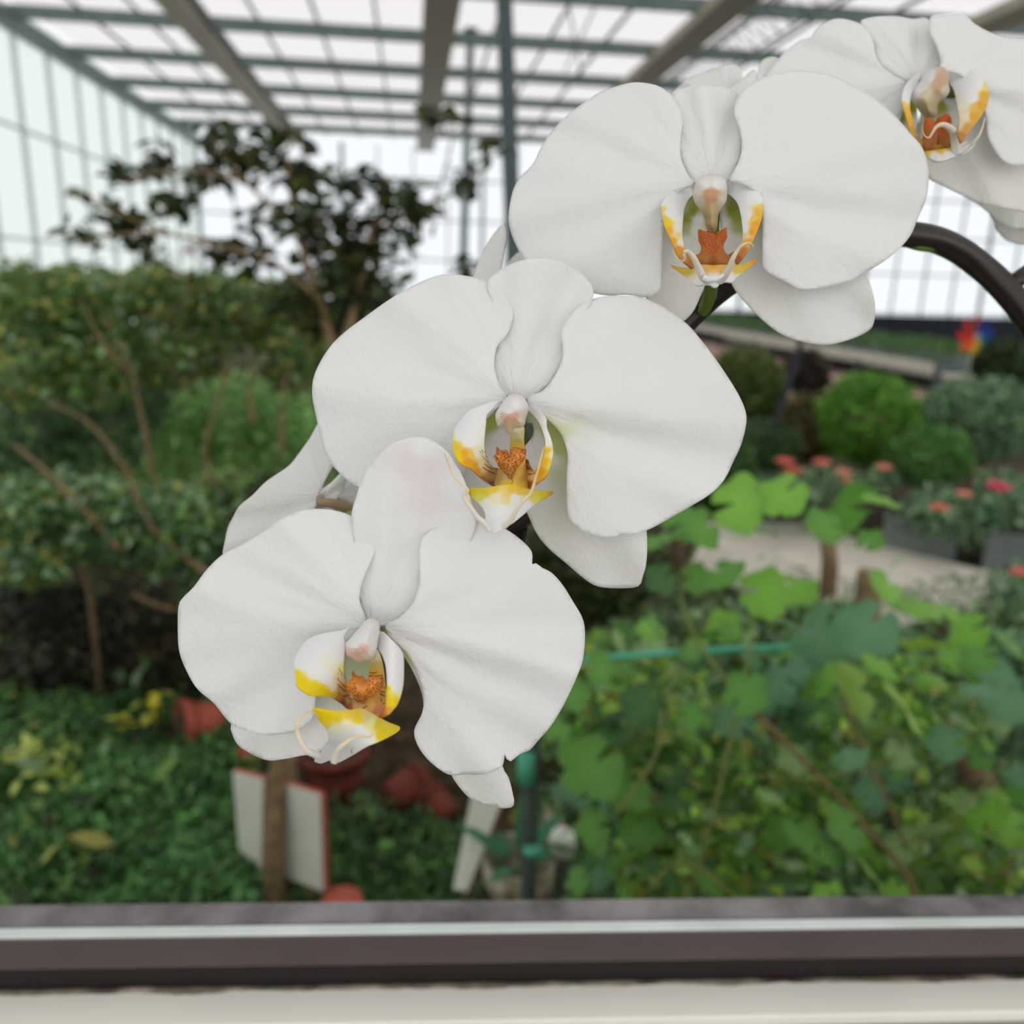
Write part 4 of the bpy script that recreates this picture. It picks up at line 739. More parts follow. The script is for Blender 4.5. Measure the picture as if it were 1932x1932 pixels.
shrub('shrub', 'olive green shrub under the open-crowned tree with arching tan branches', 'shrub', [(290,515,40,28),(405,535,30,25),(350,570,120,60),(470,590,100,70),(560,660,80,90),(340,680,90,60)], 3.9, 0.35, MID + [lin(104, 100, 44), lin(56, 64, 36)], 0.055,
      [[(430,690,3.5),(400,790,3.5),(385,860,3.5),(400,900,3.5),(450,950,3.5),(480,1010,3.6)], [(480,680,3.6),(470,740,3.6),(480,800,3.6)], [(540,700,3.6),(532,780,3.6),(530,860,3.6)]], 1.0)
shrub('bush', 'bright grass-green bush glowing behind the arching tan branches', 'bush', [(440,790,150,90),(330,830,90,80),(540,850,90,110)], 4.9, 0.3, [lin(124, 172, 92), lin(108, 156, 84), lin(140, 184, 112)], 0.05, [[(440, 900, 4.9), (450, 1000, 4.9)]], 1.0)
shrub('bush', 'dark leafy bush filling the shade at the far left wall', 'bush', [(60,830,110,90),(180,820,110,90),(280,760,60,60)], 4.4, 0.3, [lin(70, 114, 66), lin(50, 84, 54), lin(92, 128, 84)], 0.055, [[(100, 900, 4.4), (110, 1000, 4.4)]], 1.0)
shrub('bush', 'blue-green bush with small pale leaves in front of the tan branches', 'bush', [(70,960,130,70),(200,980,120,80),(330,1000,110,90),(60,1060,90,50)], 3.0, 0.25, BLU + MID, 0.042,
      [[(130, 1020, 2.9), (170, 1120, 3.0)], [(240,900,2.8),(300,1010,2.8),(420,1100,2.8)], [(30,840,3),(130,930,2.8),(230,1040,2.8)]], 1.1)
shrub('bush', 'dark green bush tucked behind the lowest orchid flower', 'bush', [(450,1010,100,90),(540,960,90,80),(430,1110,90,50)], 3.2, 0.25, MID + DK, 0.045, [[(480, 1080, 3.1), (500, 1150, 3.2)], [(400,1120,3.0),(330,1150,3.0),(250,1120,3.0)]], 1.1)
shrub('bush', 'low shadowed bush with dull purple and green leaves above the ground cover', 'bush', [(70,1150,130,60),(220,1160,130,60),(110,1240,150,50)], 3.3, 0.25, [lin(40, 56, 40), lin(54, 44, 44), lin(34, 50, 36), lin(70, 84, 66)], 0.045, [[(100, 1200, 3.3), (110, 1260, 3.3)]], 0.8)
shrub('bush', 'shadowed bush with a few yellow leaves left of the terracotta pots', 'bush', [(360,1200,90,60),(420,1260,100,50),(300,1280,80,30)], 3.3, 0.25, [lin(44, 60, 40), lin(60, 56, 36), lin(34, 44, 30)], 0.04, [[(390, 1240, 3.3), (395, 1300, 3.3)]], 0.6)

for px_, ry_, d_, lb, cc in ((40, 38, 7.5, 'far olive hedge clump touching the left glass wall', MID), (230, 34, 8.0, 'far green hedge clump below the thinnest tree twigs', MID + BLU), (420, 34, 8.0, 'far green hedge clump under the pink blossom', MID), (640, 42, 7.6, 'far dark hedge clump left of the widest flower', DK + MID)):
    shrub('hedge_clump', lb, 'hedge', [(px_, 545, 130, ry_), (px_ + 30, 600, 130, 50)], d_, 0.5, cc, 0.09, [[(px_, 600, d_), (px_, 640, d_)]], 0.9 * 3, group='far hedge clumps', n_obj=0)
# ---- ground cover
def ground_cover(name, label, cat, polys, n, cols, size, hgt, width=0.8, T=LT, TF=LF, kind='stuff', top=None):
    C = []
    while len(C) < n:
        x0, y0, x1, y1 = polys[RNG.integers(0, len(polys))]; x = RNG.uniform(x0, x1); y = RNG.uniform(y0, y1)
        g = G(x, y + RNG.normal(0, 10)); m = 0.5 + 0.5 * math.sin(g.x * 9) * math.sin(g.y * 7 + 1); C.append((g.x, g.y, RNG.uniform(0.01, hgt * (0.4 + 0.8 * m))))
    C = np.array(C); C = C[C[:, 0] > WXL + 0.25]; V, Fc, c = leaf_mass(C, RNG.uniform(size * .6, size * 1.3, len(C)), palette(len(C), cols, jit=0.3), width, -0.25, 0.4)
    V[:, 2] = np.maximum(V[:, 2], 0.002)
    o = obj(name, V, Fc, M_leaf, None, G((polys[0][0] + polys[0][2]) / 2, (polys[0][1] + polys[0][3]) / 2), c); tag(o, label, cat, kind=kind); return o
ground_cover('ground_cover', 'dense low fern-like green ground cover under the left shrubs', 'ground cover', [(-120,1340,500,1560),(-120,1500,500,1800)], 16000, [lin(66, 124, 66), lin(84, 142, 74), lin(50, 100, 54), lin(110, 156, 96)], 0.036, 0.12)
ground_cover('ground_cover', 'patch of dark green clover-like leaves between the boards and the pale label', 'ground cover', [(610,1560,880,1800),(560,1640,900,1800)], 3200, [lin(58, 108, 54), lin(78, 130, 62), lin(44, 82, 44)], 0.04, 0.10)
ground_cover('leaf_litter', 'brown dead leaves and twigs on the soil around the pots', 'leaf litter', [(300,1320,900,1600),(-100,1240,500,1360)], 2600, [lin(96, 66, 48), lin(70, 46, 34), lin(60, 56, 34), lin(120, 92, 70)], 0.04, 0.03, 0.5)
ground_cover('weeds', 'tall weeds filling the bed between the shrubs and the far hedge clumps', 'weeds', [(-80,700,760,1060),(-80,820,700,1060)], 9000, MID + BR[:1], 0.09, 0.32)
ground_cover('ground_cover', 'scattered green plants covering the soil behind the lobed vine', 'ground cover', [(1000,1130,1932,1400),(1000,1300,2000,1800)], 9000, [lin(88, 132, 74), lin(116, 156, 104), lin(66, 106, 64), lin(134, 168, 122)], 0.05, 0.22)
C = np.stack([RNG.uniform(-5.6, 4.6, 16000), 1.6 + 20 * RNG.uniform(0, 1, 16000) ** 1.5, RNG.uniform(.01, .14, 16000)], 1); C = C[~((C[:, 0] > -.75) & (C[:, 0] < 0.25) & (C[:, 1] < 3.2)) & ~((C[:, 0] > 0.9) & (C[:, 1] > 3.4) & (C[:, 1] < 6.8))]
V, Fc, c = leaf_mass(C, RNG.uniform(.05, .12, len(C)), palette(len(C), MID + DK), .8, -.3, .3); V[:, 2] = np.maximum(V[:, 2], .002)
tag(obj('undergrowth', V, Fc, M_leaf, None, Vector((0, 8, 0)), c), 'low mixed green undergrowth spread over the open garden soil', 'undergrowth', kind='stuff')
def tuft(px, py, label, cols, s=0.05, n=26, h=0.16):
    g = G(px, py + 25); e = empty('seedling', g, label, 'plant'); C = np.array([(g.x + RNG.normal(0, .045), g.y + RNG.normal(0, .04), RNG.uniform(h * .6, h * 1.2)) for _ in range(n)])
    leaf_objects('leaf', C, RNG.uniform(s * .7, s * 1.2, n), cols, e, 1.3, 0, 0.6)
    tube('stem', [np.array(g), np.array(g + Vector((0.003, 0, h)))], [0.004, 0.002], M_green_stem, e, 6)
LY = [lin(190, 206, 110), lin(160, 190, 80), lin(206, 214, 130)]
tuft(50, 1490, 'pale yellow-green seedling at the left end of the ground cover', LY)
tuft(125, 1485, 'pale yellow-green seedling second from the left end of the ground cover', LY, n=22)
tuft(290, 1390, 'bright yellow-leaved seedling in the middle of the ground cover', [lin(206, 196, 50), lin(180, 176, 60)], n=20)
tuft(180, 1160, 'small lime green sprout in the dark shade below the blue-green bush', [lin(110, 160, 50), lin(150, 180, 110)], 0.05, 16, 0.3)

# ---- pots
def lathe(name, prof, c, m, parent=None, n=28, axis=Vector((0, 0, 1))):
    c = Vector(c); axis = axis.normalized(); a = axis.orthogonal().normalized(); b = axis.cross(a); V = []; Fc = []
    for r, z in prof:
        for k_ in range(n): t = 2 * math.pi * k_ / n; V.append(c + axis * z + (a * math.cos(t) + b * math.sin(t)) * r)
    for i in range(len(prof) - 1):
        for k_ in range(n): k2_ = (k_ + 1) % n; Fc.append((i * n + k_, i * n + k2_, (i + 1) * n + k2_, (i + 1) * n + k_))
    Fc.append(tuple(range(n))[::-1]); Fc.append(tuple((len(prof) - 1) * n + k_ for k_ in range(n)))
    return obj(name, V, Fc, m, parent)
def pot(px, py, r, h, m, label, axis=Vector((0, 0, 1)), z=0.0, plant=None):
    g = G(px, py); g.z = z; e = empty('flower_pot', g, label, 'pot'); ax = axis.normalized(); s = h / 0.16
    c = g + Vector((0, 0, 0.0)) + (Vector((0, 0, r)) if ax.z < 0.5 else Vector())
    lathe('body', [(r * .68, 0), (r * .72, .01 * s), (r * .93, h * .8), (r * .86, h * .8), (r * .66, .015 * s)], c, m, e, axis=ax)
    lathe('rim', [(r * .93, h * .78), (r * 1.03, h * .78), (r * 1.05, h), (r * .93, h), (r * .9, h * .8)], c, m, e, axis=ax)
    if ax.z > 0.5: lathe('potting_soil', [(r * .88, h * .84), (r * .88, h * .88), (r * .4, h * .9), (0.001, h * .905)], c, M_soil, e, axis=ax)
    return e
PG = 'clay pots on the soil'
for a_ in ((632, 1500, 0.105, 0.17, M_terra2, 'dark red clay pot under the lip of the lowest flower'),
           (415, 1400, 0.085, 0.13, M_terra, 'salmon pink clay pot lying on its side at the edge of the ground cover', Vector((-0.9, -0.5, 0.15))),
           (455, 1465, 0.055, 0.12, M_terra, 'small clay pot tipped over beside the narrower white board', Vector((0.6, 0.7, 0.1))),
           (735, 1545, 0.07, 0.12, M_terra2, 'small dark clay pot lying on brown litter, next to the pot under the lip', Vector((0.8, 0.5, 0.1))),
           (850, 1570, 0.05, 0.11, M_terra2, 'dull clay pot tipped over behind the slanting pale label', Vector((-0.5, 0.8, 0.1)))):
    pot(*a_)['group'] = PG
# an upside-down pot: closed dome upward
g = G(648, 1770); e = empty('flower_pot', g, 'orange clay pot upside down at the foot of the wider white board', 'pot', PG)
lathe('body', [(.072, .02), (.050, .115), (.044, .12), (.001, .121)], g, M_terra, e); lathe('rim', [(.078, 0), (.080, .03), (.072, .032)], g, M_terra, e)

# ---- white boards beside a slim trunk
def board(corners, d0, d1, label, group='small white boards and labels'):
    """corners: four photo points, left edge at d0, right edge at d1"""
    A = [P(*corners[0], d0), P(*corners[1], d1), P(*corners[2], d1), P(*corners[3], d0)]
    nrm = (A[1] - A[0]).cross(A[3] - A[0]).normalized(); nrm = nrm if nrm.dot(CAM - A[0]) > 0 else -nrm
    e = empty('sign_board', (A[2] + A[3]) / 2, label, 'board', group)
    def slab(nm, Q, t0, t1, m):
        V = [q + nrm * t0 for q in Q] + [q + nrm * t1 for q in Q]
        o = obj(nm, V, [(3, 2, 1, 0), (4, 5, 6, 7), (0, 1, 5, 4), (1, 2, 6, 5), (2, 3, 7, 6), (3, 0, 4, 7)], m, e, smooth=False)
    slab('panel', A, 0.0, 0.008, M_board)
    c = (A[0] + A[1] + A[2] + A[3]) / 4
    B = [q + (q - c) * 0.035 for q in A]
    slab('backing', B, -0.012, -0.001, M_rededge)
    mid = (A[2] + A[3]) / 2; obox('stake', Vector((mid.x, mid.y, mid.z / 2 + 0.02)) - nrm * 0.02, (0.008, 0, 0), (0, 0.008, 0), (0, 0, mid.z / 2 + 0.03), M_bark, e)
board([(443,1455),(500,1470),(497,1640),(455,1600)], 2.25, 2.2, 'narrower white board on the far side of the slim trunk')
board([(540,1478),(606,1500),(612,1680),(538,1650)], 2.2, 2.1, 'wider white board with a reddish edge to the right of the slim trunk')
slim = empty('sapling', G(520, 1740), 'slim brown trunk standing between two white boards', 'trunk')
W = [np.array(G(520, 1740)), np.array(P(517, 1600, 2.15)), np.array(P(520, 1500, 2.18)), np.array(P(527, 1400, 2.2)), np.array(P(520, 1200, 2.25))]
tube('trunk', catmull(W, False, n=5), np.linspace(0.030, 0.020, 21), M_bark, slim, 10)
tube('twig', [np.array(P(525, 1420, 2.19)), np.array(P(560, 1380, 2.2)), np.array(P(600, 1330, 2.2))], [0.008, 0.006, 0.004], M_bark, slim, 6)
board([(893,1500),(945,1520),(885,1680),(858,1675)], 1.75, 1.72, 'slanting pale plastic label below the torn petal')
board([(1030,1532),(1068,1560),(1052,1610),(1020,1580)], 1.8, 1.8, 'small white plastic tag behind the grey pipe')
# white ceramic plant pot fragments with strap leaves
cp = empty('white_planter', Vector((P(980, 1620, 1.7).x, P(980, 1620, 1.7).y, P(980, 1700, 1.7).z)), 'mossy white planter with strap-shaped leaves at the foot of the grey pipe', 'planter')
cb = WL[cp.name]
lathe('bowl', [(.03, 0), (.05, .02), (.072, .07), (.075, .12), (.068, .12), (.06, .05)], cb - Vector((0, 0, 0.03)), mat('mossy_white', lin(206, 200, 180), 0.8, col2=lin(120, 110, 70), scale=30), cp)
for i in range(9):
    a = i * 0.7; b = cb + Vector((math.cos(a) * .03, math.sin(a) * .03, .08)); t = Vector((math.cos(a) * .10, math.sin(a) * .06, .06 + .05 * (i % 3)))
    V = []; wv = Vector((-math.sin(a), math.cos(a), 0)) * 0.016
    for k_, (u, h_) in enumerate(((0, .6), (.35, 1), (.7, .8), (1, .1))): p_ = b + t * u + Vector((0, 0, -0.05 * u * u)); V += [p_ - wv * h_, p_ + wv * h_]
    obj('leaf', V, [(0, 1, 3, 2), (2, 3, 5, 4), (4, 5, 7, 6)], M_leaf, cp, None, np.tile(lin(70, 140, 96), (8, 1)))
pb_ = P(1062, 1590, 1.7); sh = empty('white_planter', pb_ - Vector((0, 0, 0.03)), 'little round white cup to the right of the grey pipe', 'planter')
lathe('bowl', [(.012, 0), (.022, .008), (.028, .03), (.024, .05), (.02, .05)], pb_ - Vector((0, 0, 0.03)), M_board, sh)
obox('stand', Vector((pb_.x, pb_.y, (pb_.z - 0.03) / 2)), (0.012, 0, 0), (0, 0.012, 0), (0, 0, (pb_.z - 0.03) / 2), M_pipe, sh)
bb_ = cb - Vector((0, 0, 0.03)); obox('stand', Vector((bb_.x, bb_.y, bb_.z / 2)), (0.04, 0, 0), (0, 0.04, 0), (0, 0, bb_.z / 2), M_soil, cp)

pt, pbm = P(1002, 1380, 1.5), P(1008, 1700, 1.5)
pipe = empty('pipe', Vector((pbm.x, pbm.y, 0)), 'upright grey pipe with green tape right of the torn petal', 'pipe')
tube('tube', [np.array((pbm.x, pbm.y, 0.0)), np.array(pt), np.array(pt + Vector((0, 0, .12)))], 0.0145, M_pipe, pipe, 14)
tube('tape', [np.array(P(992, 1420, 1.49)), np.array(P(993, 1480, 1.49))], 0.0155, M_teal, pipe, 14)
tube('tape', [np.array(P(1006, 1600, 1.5)), np.array(P(1006, 1612, 1.5))], 0.018, M_teal, pipe, 14)
stk = tube('garden_stake', PA([(1040,1252),(1100,1244),(1260,1232),(1400,1224),(1500,1220),(1620,1215)], np.linspace(1.22, 1.30, 6)), 0.0052, M_teal, None, 10)
tag(stk, 'thin teal plastic stake lying level among the vine leaves', 'stake')

# ---- lobed vine leaves, right half
def lobed(nl=5, seed=0):
    rg = np.random.default_rng(seed); pts = [(0.0, 0.0, 0.0)]; n = 28
    for i in range(n):
        a = -math.pi * 0.93 + 2 * math.pi * 0.93 * i / (n - 1); r = 0.36 + 0.17 * abs(math.cos(a * 2.5)) ** 0.7 + 0.03 * math.cos(a * 17) + rg.normal(0, 0.01)
        r *= 1.0 if abs(a) < 2.2 else 0.8
        x, y = math.cos(a) * r, math.sin(a) * r; pts.append((x + 0.3, y, -0.22 * (x * x + y * y) + 0.04 * math.cos(a * 5)))
    pts[0] = (0.3, 0, 0.02); return np.array(pts), [(0, i, i + 1) for i in range(1, n)]
VT = [lobed(5, s) for s in range(4)]
vine = empty('vine', Vector((P(1730, 1700, 1.15).x, P(1730, 1700, 1.15).y, 0)), 'climbing vine with bright lobed leaves and tan stems right of the orchid', 'vine')
COLS = {'b': lin(112, 166, 58), 'g': lin(84, 138, 52), 'd': lin(48, 96, 44), 'u': lin(84, 132, 92), 'y': lin(140, 180, 70), 'l': lin(130, 164, 104)}
vm = {}
for kk, c in COLS.items():
    c = np.array(c) * 1.1 + np.array([.02, .012, .012])
    for vi, (T, TF) in enumerate(VT):
        cc = np.tile(c, (len(T), 1)); cc[0] = np.minimum(np.array(c) * 1.25, 1); me = raw_mesh('vine_leaf', T, TF, cc); me.materials.append(M_leaf); vm[kk, vi] = me
def vleaf(px, py, spx, kk, d, parent, face=None):
    i = random.randrange(4); s = spx / F * d * 1.15; cn = P(px, py, d); toc = (CAM - cn).normalized()
    up = (Vector((random.gauss(0, .6), random.gauss(0, .6), 0.8)) + toc * random.uniform(-0.1, 1.0)).normalized()
    a = Vector((random.gauss(0, 1), random.gauss(0, .5), random.gauss(-.3, .6))); a = (a - up * a.dot(up)).normalized(); b = up.cross(a)
    M = Matrix((a * s, b * s, up * s)).transposed().to_4x4(); M.translation = cn - a * 0.3 * s
    place('leaf', vm[kk, i], M, parent)
big = [(1290,985,90,'g'),(1240,1020,60,'g'),(1390,950,110,'b'),(1330,1000,70,'g'),(1480,930,90,'b'),(1440,1000,60,'g'),(1600,960,130,'g'),(1560,990,80,'g'),(1660,940,70,'b'),(1640,1020,50,'g'),(1360,1080,80,'g'),(1250,1090,60,'d'),
       (1440,1115,100,'b'),(1500,1110,80,'b'),(1560,1190,140,'u'),(1500,1180,100,'u'),(1640,1180,110,'u'),(1680,1110,90,'b'),(1760,1150,110,'b'),(1730,1210,90,'y'),(1830,1190,80,'b'),(1850,1240,70,'g'),(1240,1180,60,'g'),(1180,1190,60,'g'),
       (1400,1310,90,'g'),(1480,1280,110,'u'),(1540,1290,90,'b'),(1620,1300,110,'y'),(1700,1320,130,'y'),(1740,1270,90,'b'),(1660,1250,80,'b'),(1900,1320,90,'u'),(1850,1300,70,'u'),(1160,1370,120,'d'),(1220,1330,90,'d'),(1120,1440,120,'g'),(1100,1400,70,'g'),
       (1180,1480,100,'g'),(1260,1420,80,'d'),(1300,1350,60,'g'),(1390,1360,70,'u'),(1540,1590,110,'g'),(1480,1560,90,'g'),(1640,1640,90,'b'),(1600,1560,80,'g'),(1410,1620,80,'g'),(1350,1580,80,'g'),(1210,1560,80,'g'),(1280,1520,70,'d'),(1170,1620,70,'g'),(1250,1640,80,'d'),
       (1340,1660,60,'g'),(1180,1690,45,'g'),(1750,1560,90,'l'),(1790,1510,60,'l'),(1860,1540,80,'b'),(1910,1560,70,'b'),(1700,1600,70,'l'),(1120,1560,70,'g'),(1090,1660,50,'g'),(1470,1660,60,'d'),(1560,1680,60,'b'),(1690,1680,50,'b'),(1050,1380,50,'g'),(1300,1230,50,'g'),(1420,1240,50,'u'),(1370,1190,50,'g'),
       (1310,1090,60,'g'),(1130,1260,60,'g'),(1080,1310,60,'g'),(1440,1400,60,'u'),(1340,1440,60,'d'),(1500,1430,60,'l'),(1600,1430,70,'u'),(1790,1400,70,'u'),(1700,1420,60,'l'),(1880,1430,70,'u'),(1640,1500,60,'u'),(1450,1500,50,'l')]
for x, y, s, kk in big: vleaf(x, y, s, kk, random.uniform(1.0, 1.25), vine)
for i in range(190):
    x = random.uniform(1040, 1960); y = random.uniform(1180, 1720)
    vleaf(x, y, random.uniform(40, 80), random.choice('ggdudblu'), random.uniform(1.3, 1.7), vine)
def vstem(pts, r, m=M_vine):
    q = catmull([np.array(a, float) for a in pts], False, n=6); tube('stem', np.array([PA([(a, b)], c)[0] for a, b, c in q]), np.linspace(r * .8, r, len(q)), m, vine, 8)
vstem([(1325,1005,1.1),(1295,1080,1.1),(1285,1130,1.1),(1310,1200,1.1),(1380,1300,1.1)], 0.0035)
vstem([(1380,1300,1.1),(1430,1350,1.12),(1540,1460,1.14),(1640,1570,1.15),(1725,1690,1.15),(1760,2000,1.15)], 0.0042, M_bark)
vstem([(1285,1250,1.1),(1250,1340,1.1),(1235,1430,1.1),(1160,1540,1.1)], 0.003)
vstem([(1590,1310,1.15),(1630,1420,1.15),(1670,1500,1.15),(1710,1600,1.16)], 0.003, M_bark)
vstem([(1400,1460,1.1),(1530,1470,1.12),(1690,1430,1.15)], 0.0022)
vstem([(1900,1430,1.1),(1830,1510,1.1),(1700,1600,1.12)], 0.002)
vstem([(1420,1200,1.1),(1330,1600,1.1),(1290,1700,1.1)], 0.003)
vstem([(1220,1680,1.05),(1290,1625,1.05),(1380,1690,1.05)], 0.003)
bt = WL[vine.name]; tube('stem', [np.array(P(1760, 2000, 1.15)), np.array(bt)], 0.006, M_bark, vine, 8)
C = np.concatenate([blob(x, y, 170, 120, d, .12, 420) for x, y, d in ((1200, 1350, 1.3), (1450, 1500, 1.35), (1700, 1350, 1.35), (1800, 1600, 1.35), (1300, 1620, 1.25))]); C = C[C[:, 2] > 0.1]
foliage('foliage', C, RNG.uniform(.018, .036, len(C)), BR + MID, vine, 1.2, .1, .2)
# brown stump-like trunks behind the vine
def trunk_thing(pts, r, label, name='trunk'):
    W = [np.array(P(*p)) for p in pts]; g = Vector((W[-1][0], W[-1][1], 0)); e = empty('tree_stump', g, label, 'trunk'); W.append(np.array(g))
    q = catmull(W, False, n=5); tube('trunk', q, np.linspace(r * .8, r * 1.1, len(q)), M_bark, e, 12)
    lathe('cut_top', [(r * .82, 0), (r * .8, .006), (0.001, .008)], W[0], mat('cut_wood', lin(150, 120, 90)), e)
trunk_thing([(1770,1360,1.9),(1840,1460,1.9),(1880,1600,1.95)], 0.035, 'thick leaning brown trunk behind the vine at the picture edge')
trunk_thing([(1640,1080,3.6),(1638,1130,3.6)], 0.06, 'short dark stump beside the pale path')
trunk_thing([(1560,1020,3.8),(1565,1080,3.8)], 0.04, 'thin dark post end in the leaves near the path')

# ---- path, planter, roses
path = obj('path', [G(1330,985,.03), G(1500,985,.03), G(1700,1038,.03), G(1895,1085,.03), G(1890,1140,.03), G(1700,1180,.03), G(1480,1160,.03), G(1300,1060,.03)] + [G(a, b, 0.0) for a, b in ((1330,985),(1500,985),(1700,1038),(1895,1085),(1890,1140),(1700,1180),(1480,1160),(1300,1060))],
           [(0,1,2,3,4,5,6,7)] + [(i, i + 8, (i + 1) % 8 + 8, (i + 1) % 8) for i in range(8)], M_concrete, None, smooth=False); tag(path, 'pale concrete path beyond the vine', kind='structure')
def planter(px0, px1, py, label):
    a, b = G(px0, py), G(px1, py + 22); v = (b - a); e = empty('planter_box', (a + b) / 2, label, 'planter'); n = Vector((-v.y, v.x, 0)).normalized()
    if n.y < 0: n = -n
    obox('trough', (a + b) / 2 + n * .12 + Vector((0, 0, .11)), v / 2, n * .11, (0, 0, .11), mat('grey_plastic', lin(126, 136, 134), 0.6, var=.3), e, 0.01)
    obox('trough_rim', (a + b) / 2 + n * .12 + Vector((0, 0, .225)), v / 2 * 1.02, n * .125, (0, 0, .012), bpy.data.materials['grey_plastic'], e, 0.004)
    obox('potting_soil', (a + b) / 2 + n * .12 + Vector((0, 0, .238)), v / 2 * .94, n * .09, (0, 0, .006), M_soil, e)
planter(1660, 1800, 1040, 'grey plastic trough at the near end of the rose bed')
planter(1850, 1990, 1075, 'grey plastic trough at the picture edge beside the path')
def rosette(c, r, col, parent, name='rose'):
    V, Fc = [], []
    for ring, (n, tl, rr) in enumerate(((5, 1.2, .45), (6, .8, .75), (7, .35, 1.0))):
        for i in range(n):
            a = 2 * math.pi * i / n + ring * .5; o_ = Vector((math.cos(a), math.sin(a), 0)); t_ = Vector((-math.sin(a), math.cos(a), 0)); u = (o_ * math.cos(tl) + Vector((0, 0, 1)) * math.sin(tl)); b = len(V); c_ = Vector(c) + o_ * r * .08
            V += [c_, c_ + u * r * rr * .6 + t_ * r * .34, c_ + u * r * rr, c_ + u * r * rr * .6 - t_ * r * .34, c_ + u * r * rr * .55 - Vector((0, 0, r * .12))]; Fc += [(b, b + 1, b + 4), (b + 1, b + 2, b + 4), (b + 2, b + 3, b + 4), (b + 3, b, b + 4)]
    return obj(name, V, Fc, M_leaf, parent, None, np.tile(col, (len(V), 1)))
def rose_bush(label, blobs, d, roses, cols=BLU, size=0.06, dens=1.0):
    a = P(blobs[0][0], blobs[0][1], d); base = Vector((a.x, a.y, 0)); e = empty('rose_bush', base, label, 'bush', 'rose bushes beyond the path')
    C = np.concatenate([blob(x, y, rx, ry, d, .3, int(rx * ry * dens * .09)) for x, y, rx, ry in blobs]); C[:, 2] = np.abs(C[:, 2]) + .01
    foliage('foliage', C, RNG.uniform(size * .7, size * 1.3, len(C)), cols, e, 1.1, .2, .4)
    for i in range(3): tube('cane', [np.array(base) + [.05 * i, 0, 0], np.array(a) + [.1 * i - .1, 0, .1]], [.009, .006], M_vine, e, 6)
    for x, y, r, c in roses: p_ = P(x, y, d - .35); rosette(p_, r / F * d, c, e)
SAL = lin(244, 146, 128); HOT = lin(244, 110, 140); PCH = lin(246, 178, 152)
rose_bush('rose bush with salmon blooms under the rounded green topiary', [(1530,920,110,40),(1450,930,70,40),(1640,910,60,30)], 5.6, [(1480,875,20,SAL),(1495,892,20,SAL),(1550,877,19,SAL),(1590,895,18,PCH),(1596,910,12,SAL),(1667,886,18,PCH)])
rose_bush('rose bush with one hot pink bloom at the near end of the bed', [(1830,980,110,50),(1900,940,70,60),(1760,960,60,50)], 5.2, [(1885,925,25,HOT),(1818,936,18,PCH),(1772,962,20,SAL),(1870,912,10,HOT)])
rose_bush('low rose bush with a coral bloom at the picture edge beyond the path', [(1920,1130,60,60),(1960,1180,60,60)], 4.3, [(1925,1085,22,SAL)])
# ---- topiary and shrubs, right
def round_bush(label, px, py, rx, ry, d, cols, size=0.04, name='topiary', n=2600, cat='shrub'):
    n = int(n * 1.7); size *= 1.15; c = P(px, py, d); base = Vector((c.x, c.y, 0)); e = empty(name, base, label, cat)
    C = blob(px, py, rx, ry, d, rx / F * d, n, shell=0.2); C[:, 2] = np.abs(C[:, 2]) + .02
    foliage('foliage', C, RNG.uniform(size * .7, size * 1.3, n), cols, e, .8, -.4, .2)
    tube('trunk', [np.array(base), np.array(c)], [.03, .02], M_bark, e, 8); return e
round_bush('large rounded yellow-green topiary in the middle of the garden', 1640, 800, 100, 92, 6.2, [lin(96, 156, 50), lin(76, 136, 44), lin(60, 112, 42), lin(120, 172, 60)], 0.05)
round_bush('olive green ball-shaped topiary beside the middle flower', 1405, 735, 78, 72, 6.8, [lin(104, 124, 60), lin(84, 104, 50), lin(70, 88, 44)], 0.045, n=5200)
round_bush('brownish dry round bush between the two topiaries', 1525, 815, 62, 70, 6.6, [lin(120, 104, 62), lin(96, 96, 54), lin(80, 86, 46)], 0.045, n=1400)
round_bush('dark broad bush under the olive topiary', 1420, 850, 90, 50, 5.9, [lin(54, 96, 46), lin(40, 74, 40)], 0.05, 'bush', 1600)
round_bush('soft light green mound joining the big topiary and the roses', 1750, 870, 90, 60, 5.9, [lin(88, 140, 66), lin(72, 122, 62)], 0.04, 'bush', 2000)
round_bush('pale green leafy bush behind the roses at the picture edge', 1850, 800, 130, 80, 6.6, BLU + [lin(120, 150, 116)], 0.06, 'bush', 2600)
round_bush('dark layered evergreen below the rainbow pinwheel', 1890, 700, 55, 50, 6.9, [lin(44, 70, 42), lin(60, 90, 54), lin(34, 54, 36)], 0.07, 'evergreen_shrub', 1500)
round_bush('dark maroon shrub behind the pinkish planter wall', 1520, 710, 45, 45, 7.6, [lin(58, 44, 42), lin(44, 38, 38), lin(60, 60, 46)], 0.06, 'bush', 800)
round_bush('deep green bush just below the middle flower sepal', 1290, 900, 130, 90, 4.6, [lin(44, 82, 40), lin(60, 104, 50)], 0.055, 'bush', 5200)
round_bush('shaded bush behind the stem between lowest and middle flowers', 1120, 1080, 130, 110, 3.6, [lin(56, 88, 46), lin(40, 66, 38), lin(92, 96, 50)], 0.05, 'bush', 2600)
round_bush('blue-green leafy bush behind the leaning stump at the picture edge', 1880, 1330, 110, 120, 2.5, BLU, 0.05, 'bush', 1800)
round_bush('grey green bush under the middle of the vine', 1480, 1250, 150, 110, 2.6, BLU + MID, 0.045, 'bush', 2600)
round_bush('yellowish green bush behind the teal stake', 1150, 1330, 110, 110, 2.4, MID + BR, 0.04, 'bush', 5200)
round_bush('dark bush low behind the foot of the vine', 1350, 1560, 200, 110, 1.95, [lin(50, 88, 42), lin(84, 84, 40), lin(36, 62, 34)], 0.04, 'bush', 3000)
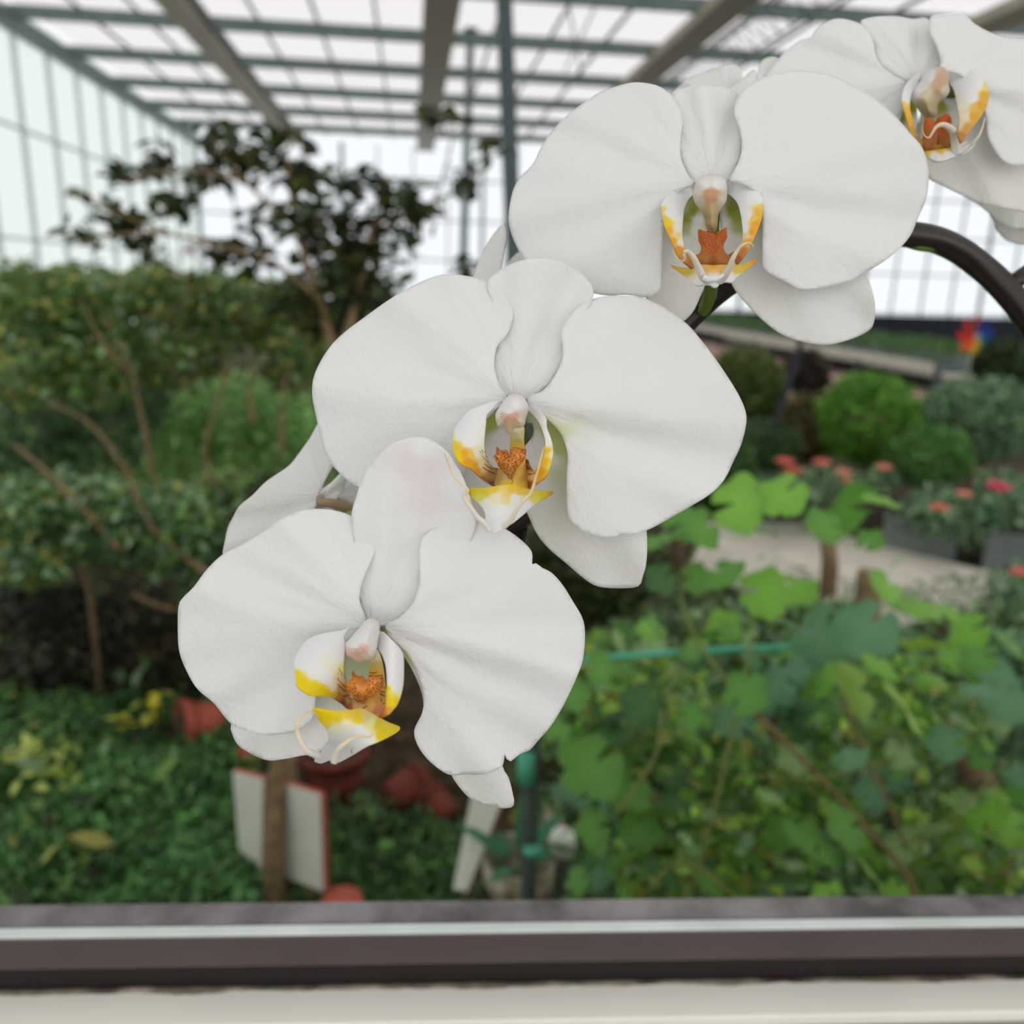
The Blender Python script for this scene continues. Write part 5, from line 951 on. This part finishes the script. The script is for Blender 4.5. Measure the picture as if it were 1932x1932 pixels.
rod = tube('pole', PA([(1512,640),(1490,720),(1462,800),(1436,885)], [6.0, 5.9, 5.8, 5.7]), 0.022, M_band, None, 8); tag(rod, 'dark slanting pole between the olive topiary and the dry bush', 'pole')
# planter wall and benches running toward the back
def bench(x0, x1, y0, y1):
    e = empty('plant_bench', ((x0 + x1) / 2, y0, 0), 'long grey nursery bench on a pinkish brick kerb in front of the dark band', 'bench')
    box('bench_top', (x0, y0, .80), (x1, y1, .84), M_dsteel, e); box('bench_rim', (x0 - .03, y0, .80), (x0, y1, .90), M_concrete, e)
    yy = y0
    while yy < y1: box('leg', (x0 + .05, yy, 0.58), (x0 + .1, yy + .05, .80), M_dsteel, e); yy += 1.6
    y = y0
    while y < y1: box('brick', (x0 - .25, y, 0), (x0 + .3, y + .58, .58), M_pink, e); y += .6
    return e
bench(5.3, 6.9, 8.2, 20)
be = empty('plant_bench', (9.3, 12, 0), 'second nursery bench with green seedlings behind the first', 'bench')
box('bench_top', (8.2, 9, .30), (10.4, 22, .36), M_concrete, be)
for y in range(9, 22, 2): box('leg', (8.3, y, 0), (8.36, y + .06, .30), M_dsteel, be)
for nm, x0, x1, y0, y1, z0, lb in (('seedlings', 5.5, 6.8, 8.6, 19.5, .91, 'green seedlings in rows on the nearer nursery bench'), ('seedlings', 8.3, 10.3, 9.5, 21.5, .44, 'green seedlings in rows on the farther nursery bench')):
    C = np.stack([RNG.uniform(x0, x1, 5200), RNG.uniform(y0, y1, 5200), RNG.uniform(z0, z0 + .1, 5200)], 1); V, Fc, c = leaf_mass(C, .08, palette(5200, [lin(60, 104, 52), lin(84, 124, 66)]), 1, -.4)
    tag(obj(nm, V, Fc, M_leaf, None, Vector(((x0 + x1) / 2, y0, z0)), c), lb, 'seedlings', kind='stuff')
# pinwheel
pc = P(1838, 632, 6.8); pw = empty('pinwheel', Vector((pc.x, pc.y, 0)), 'rainbow pinwheel with red orange yellow and blue blades above the evergreen', 'pinwheel')
tube('stick', [np.array((pc.x, pc.y, 0.0)), np.array(pc)], .008, M_board, pw, 6)
for i, c in enumerate((lin(226, 60, 50), lin(240, 110, 60), lin(240, 205, 60), lin(60, 170, 170), lin(70, 110, 210), lin(60, 80, 190), lin(220, 90, 60), lin(230, 60, 60))):
    a = math.pi * (0.95 + i * 0.25) ; R_ = .15; u = Vector((1, 0, 0)) * math.cos(a) + Vector((0, 0, 1)) * math.sin(a); v = Vector((1, 0, 0)) * math.cos(a + .75) + Vector((0, 0, 1)) * math.sin(a + .75); f_ = Vector((0, -.03, 0))
    o = obj('blade', [pc, pc + u * R_, pc + (u + v) * R_ * .55 + f_, pc + v * R_ * .5 + f_ * 1.5], [(0, 1, 2), (0, 2, 3)], M_leaf, pw, None, np.tile(c, (4, 1)), smooth=False); o.modifiers.new('thickness', 'SOLIDIFY').thickness = 0.003
lathe('hub', [(.012, -.01), (.014, 0), (.012, .01)], pc + Vector((0, -.05, 0)), M_board, pw, 12, Vector((0, 1, 0)))
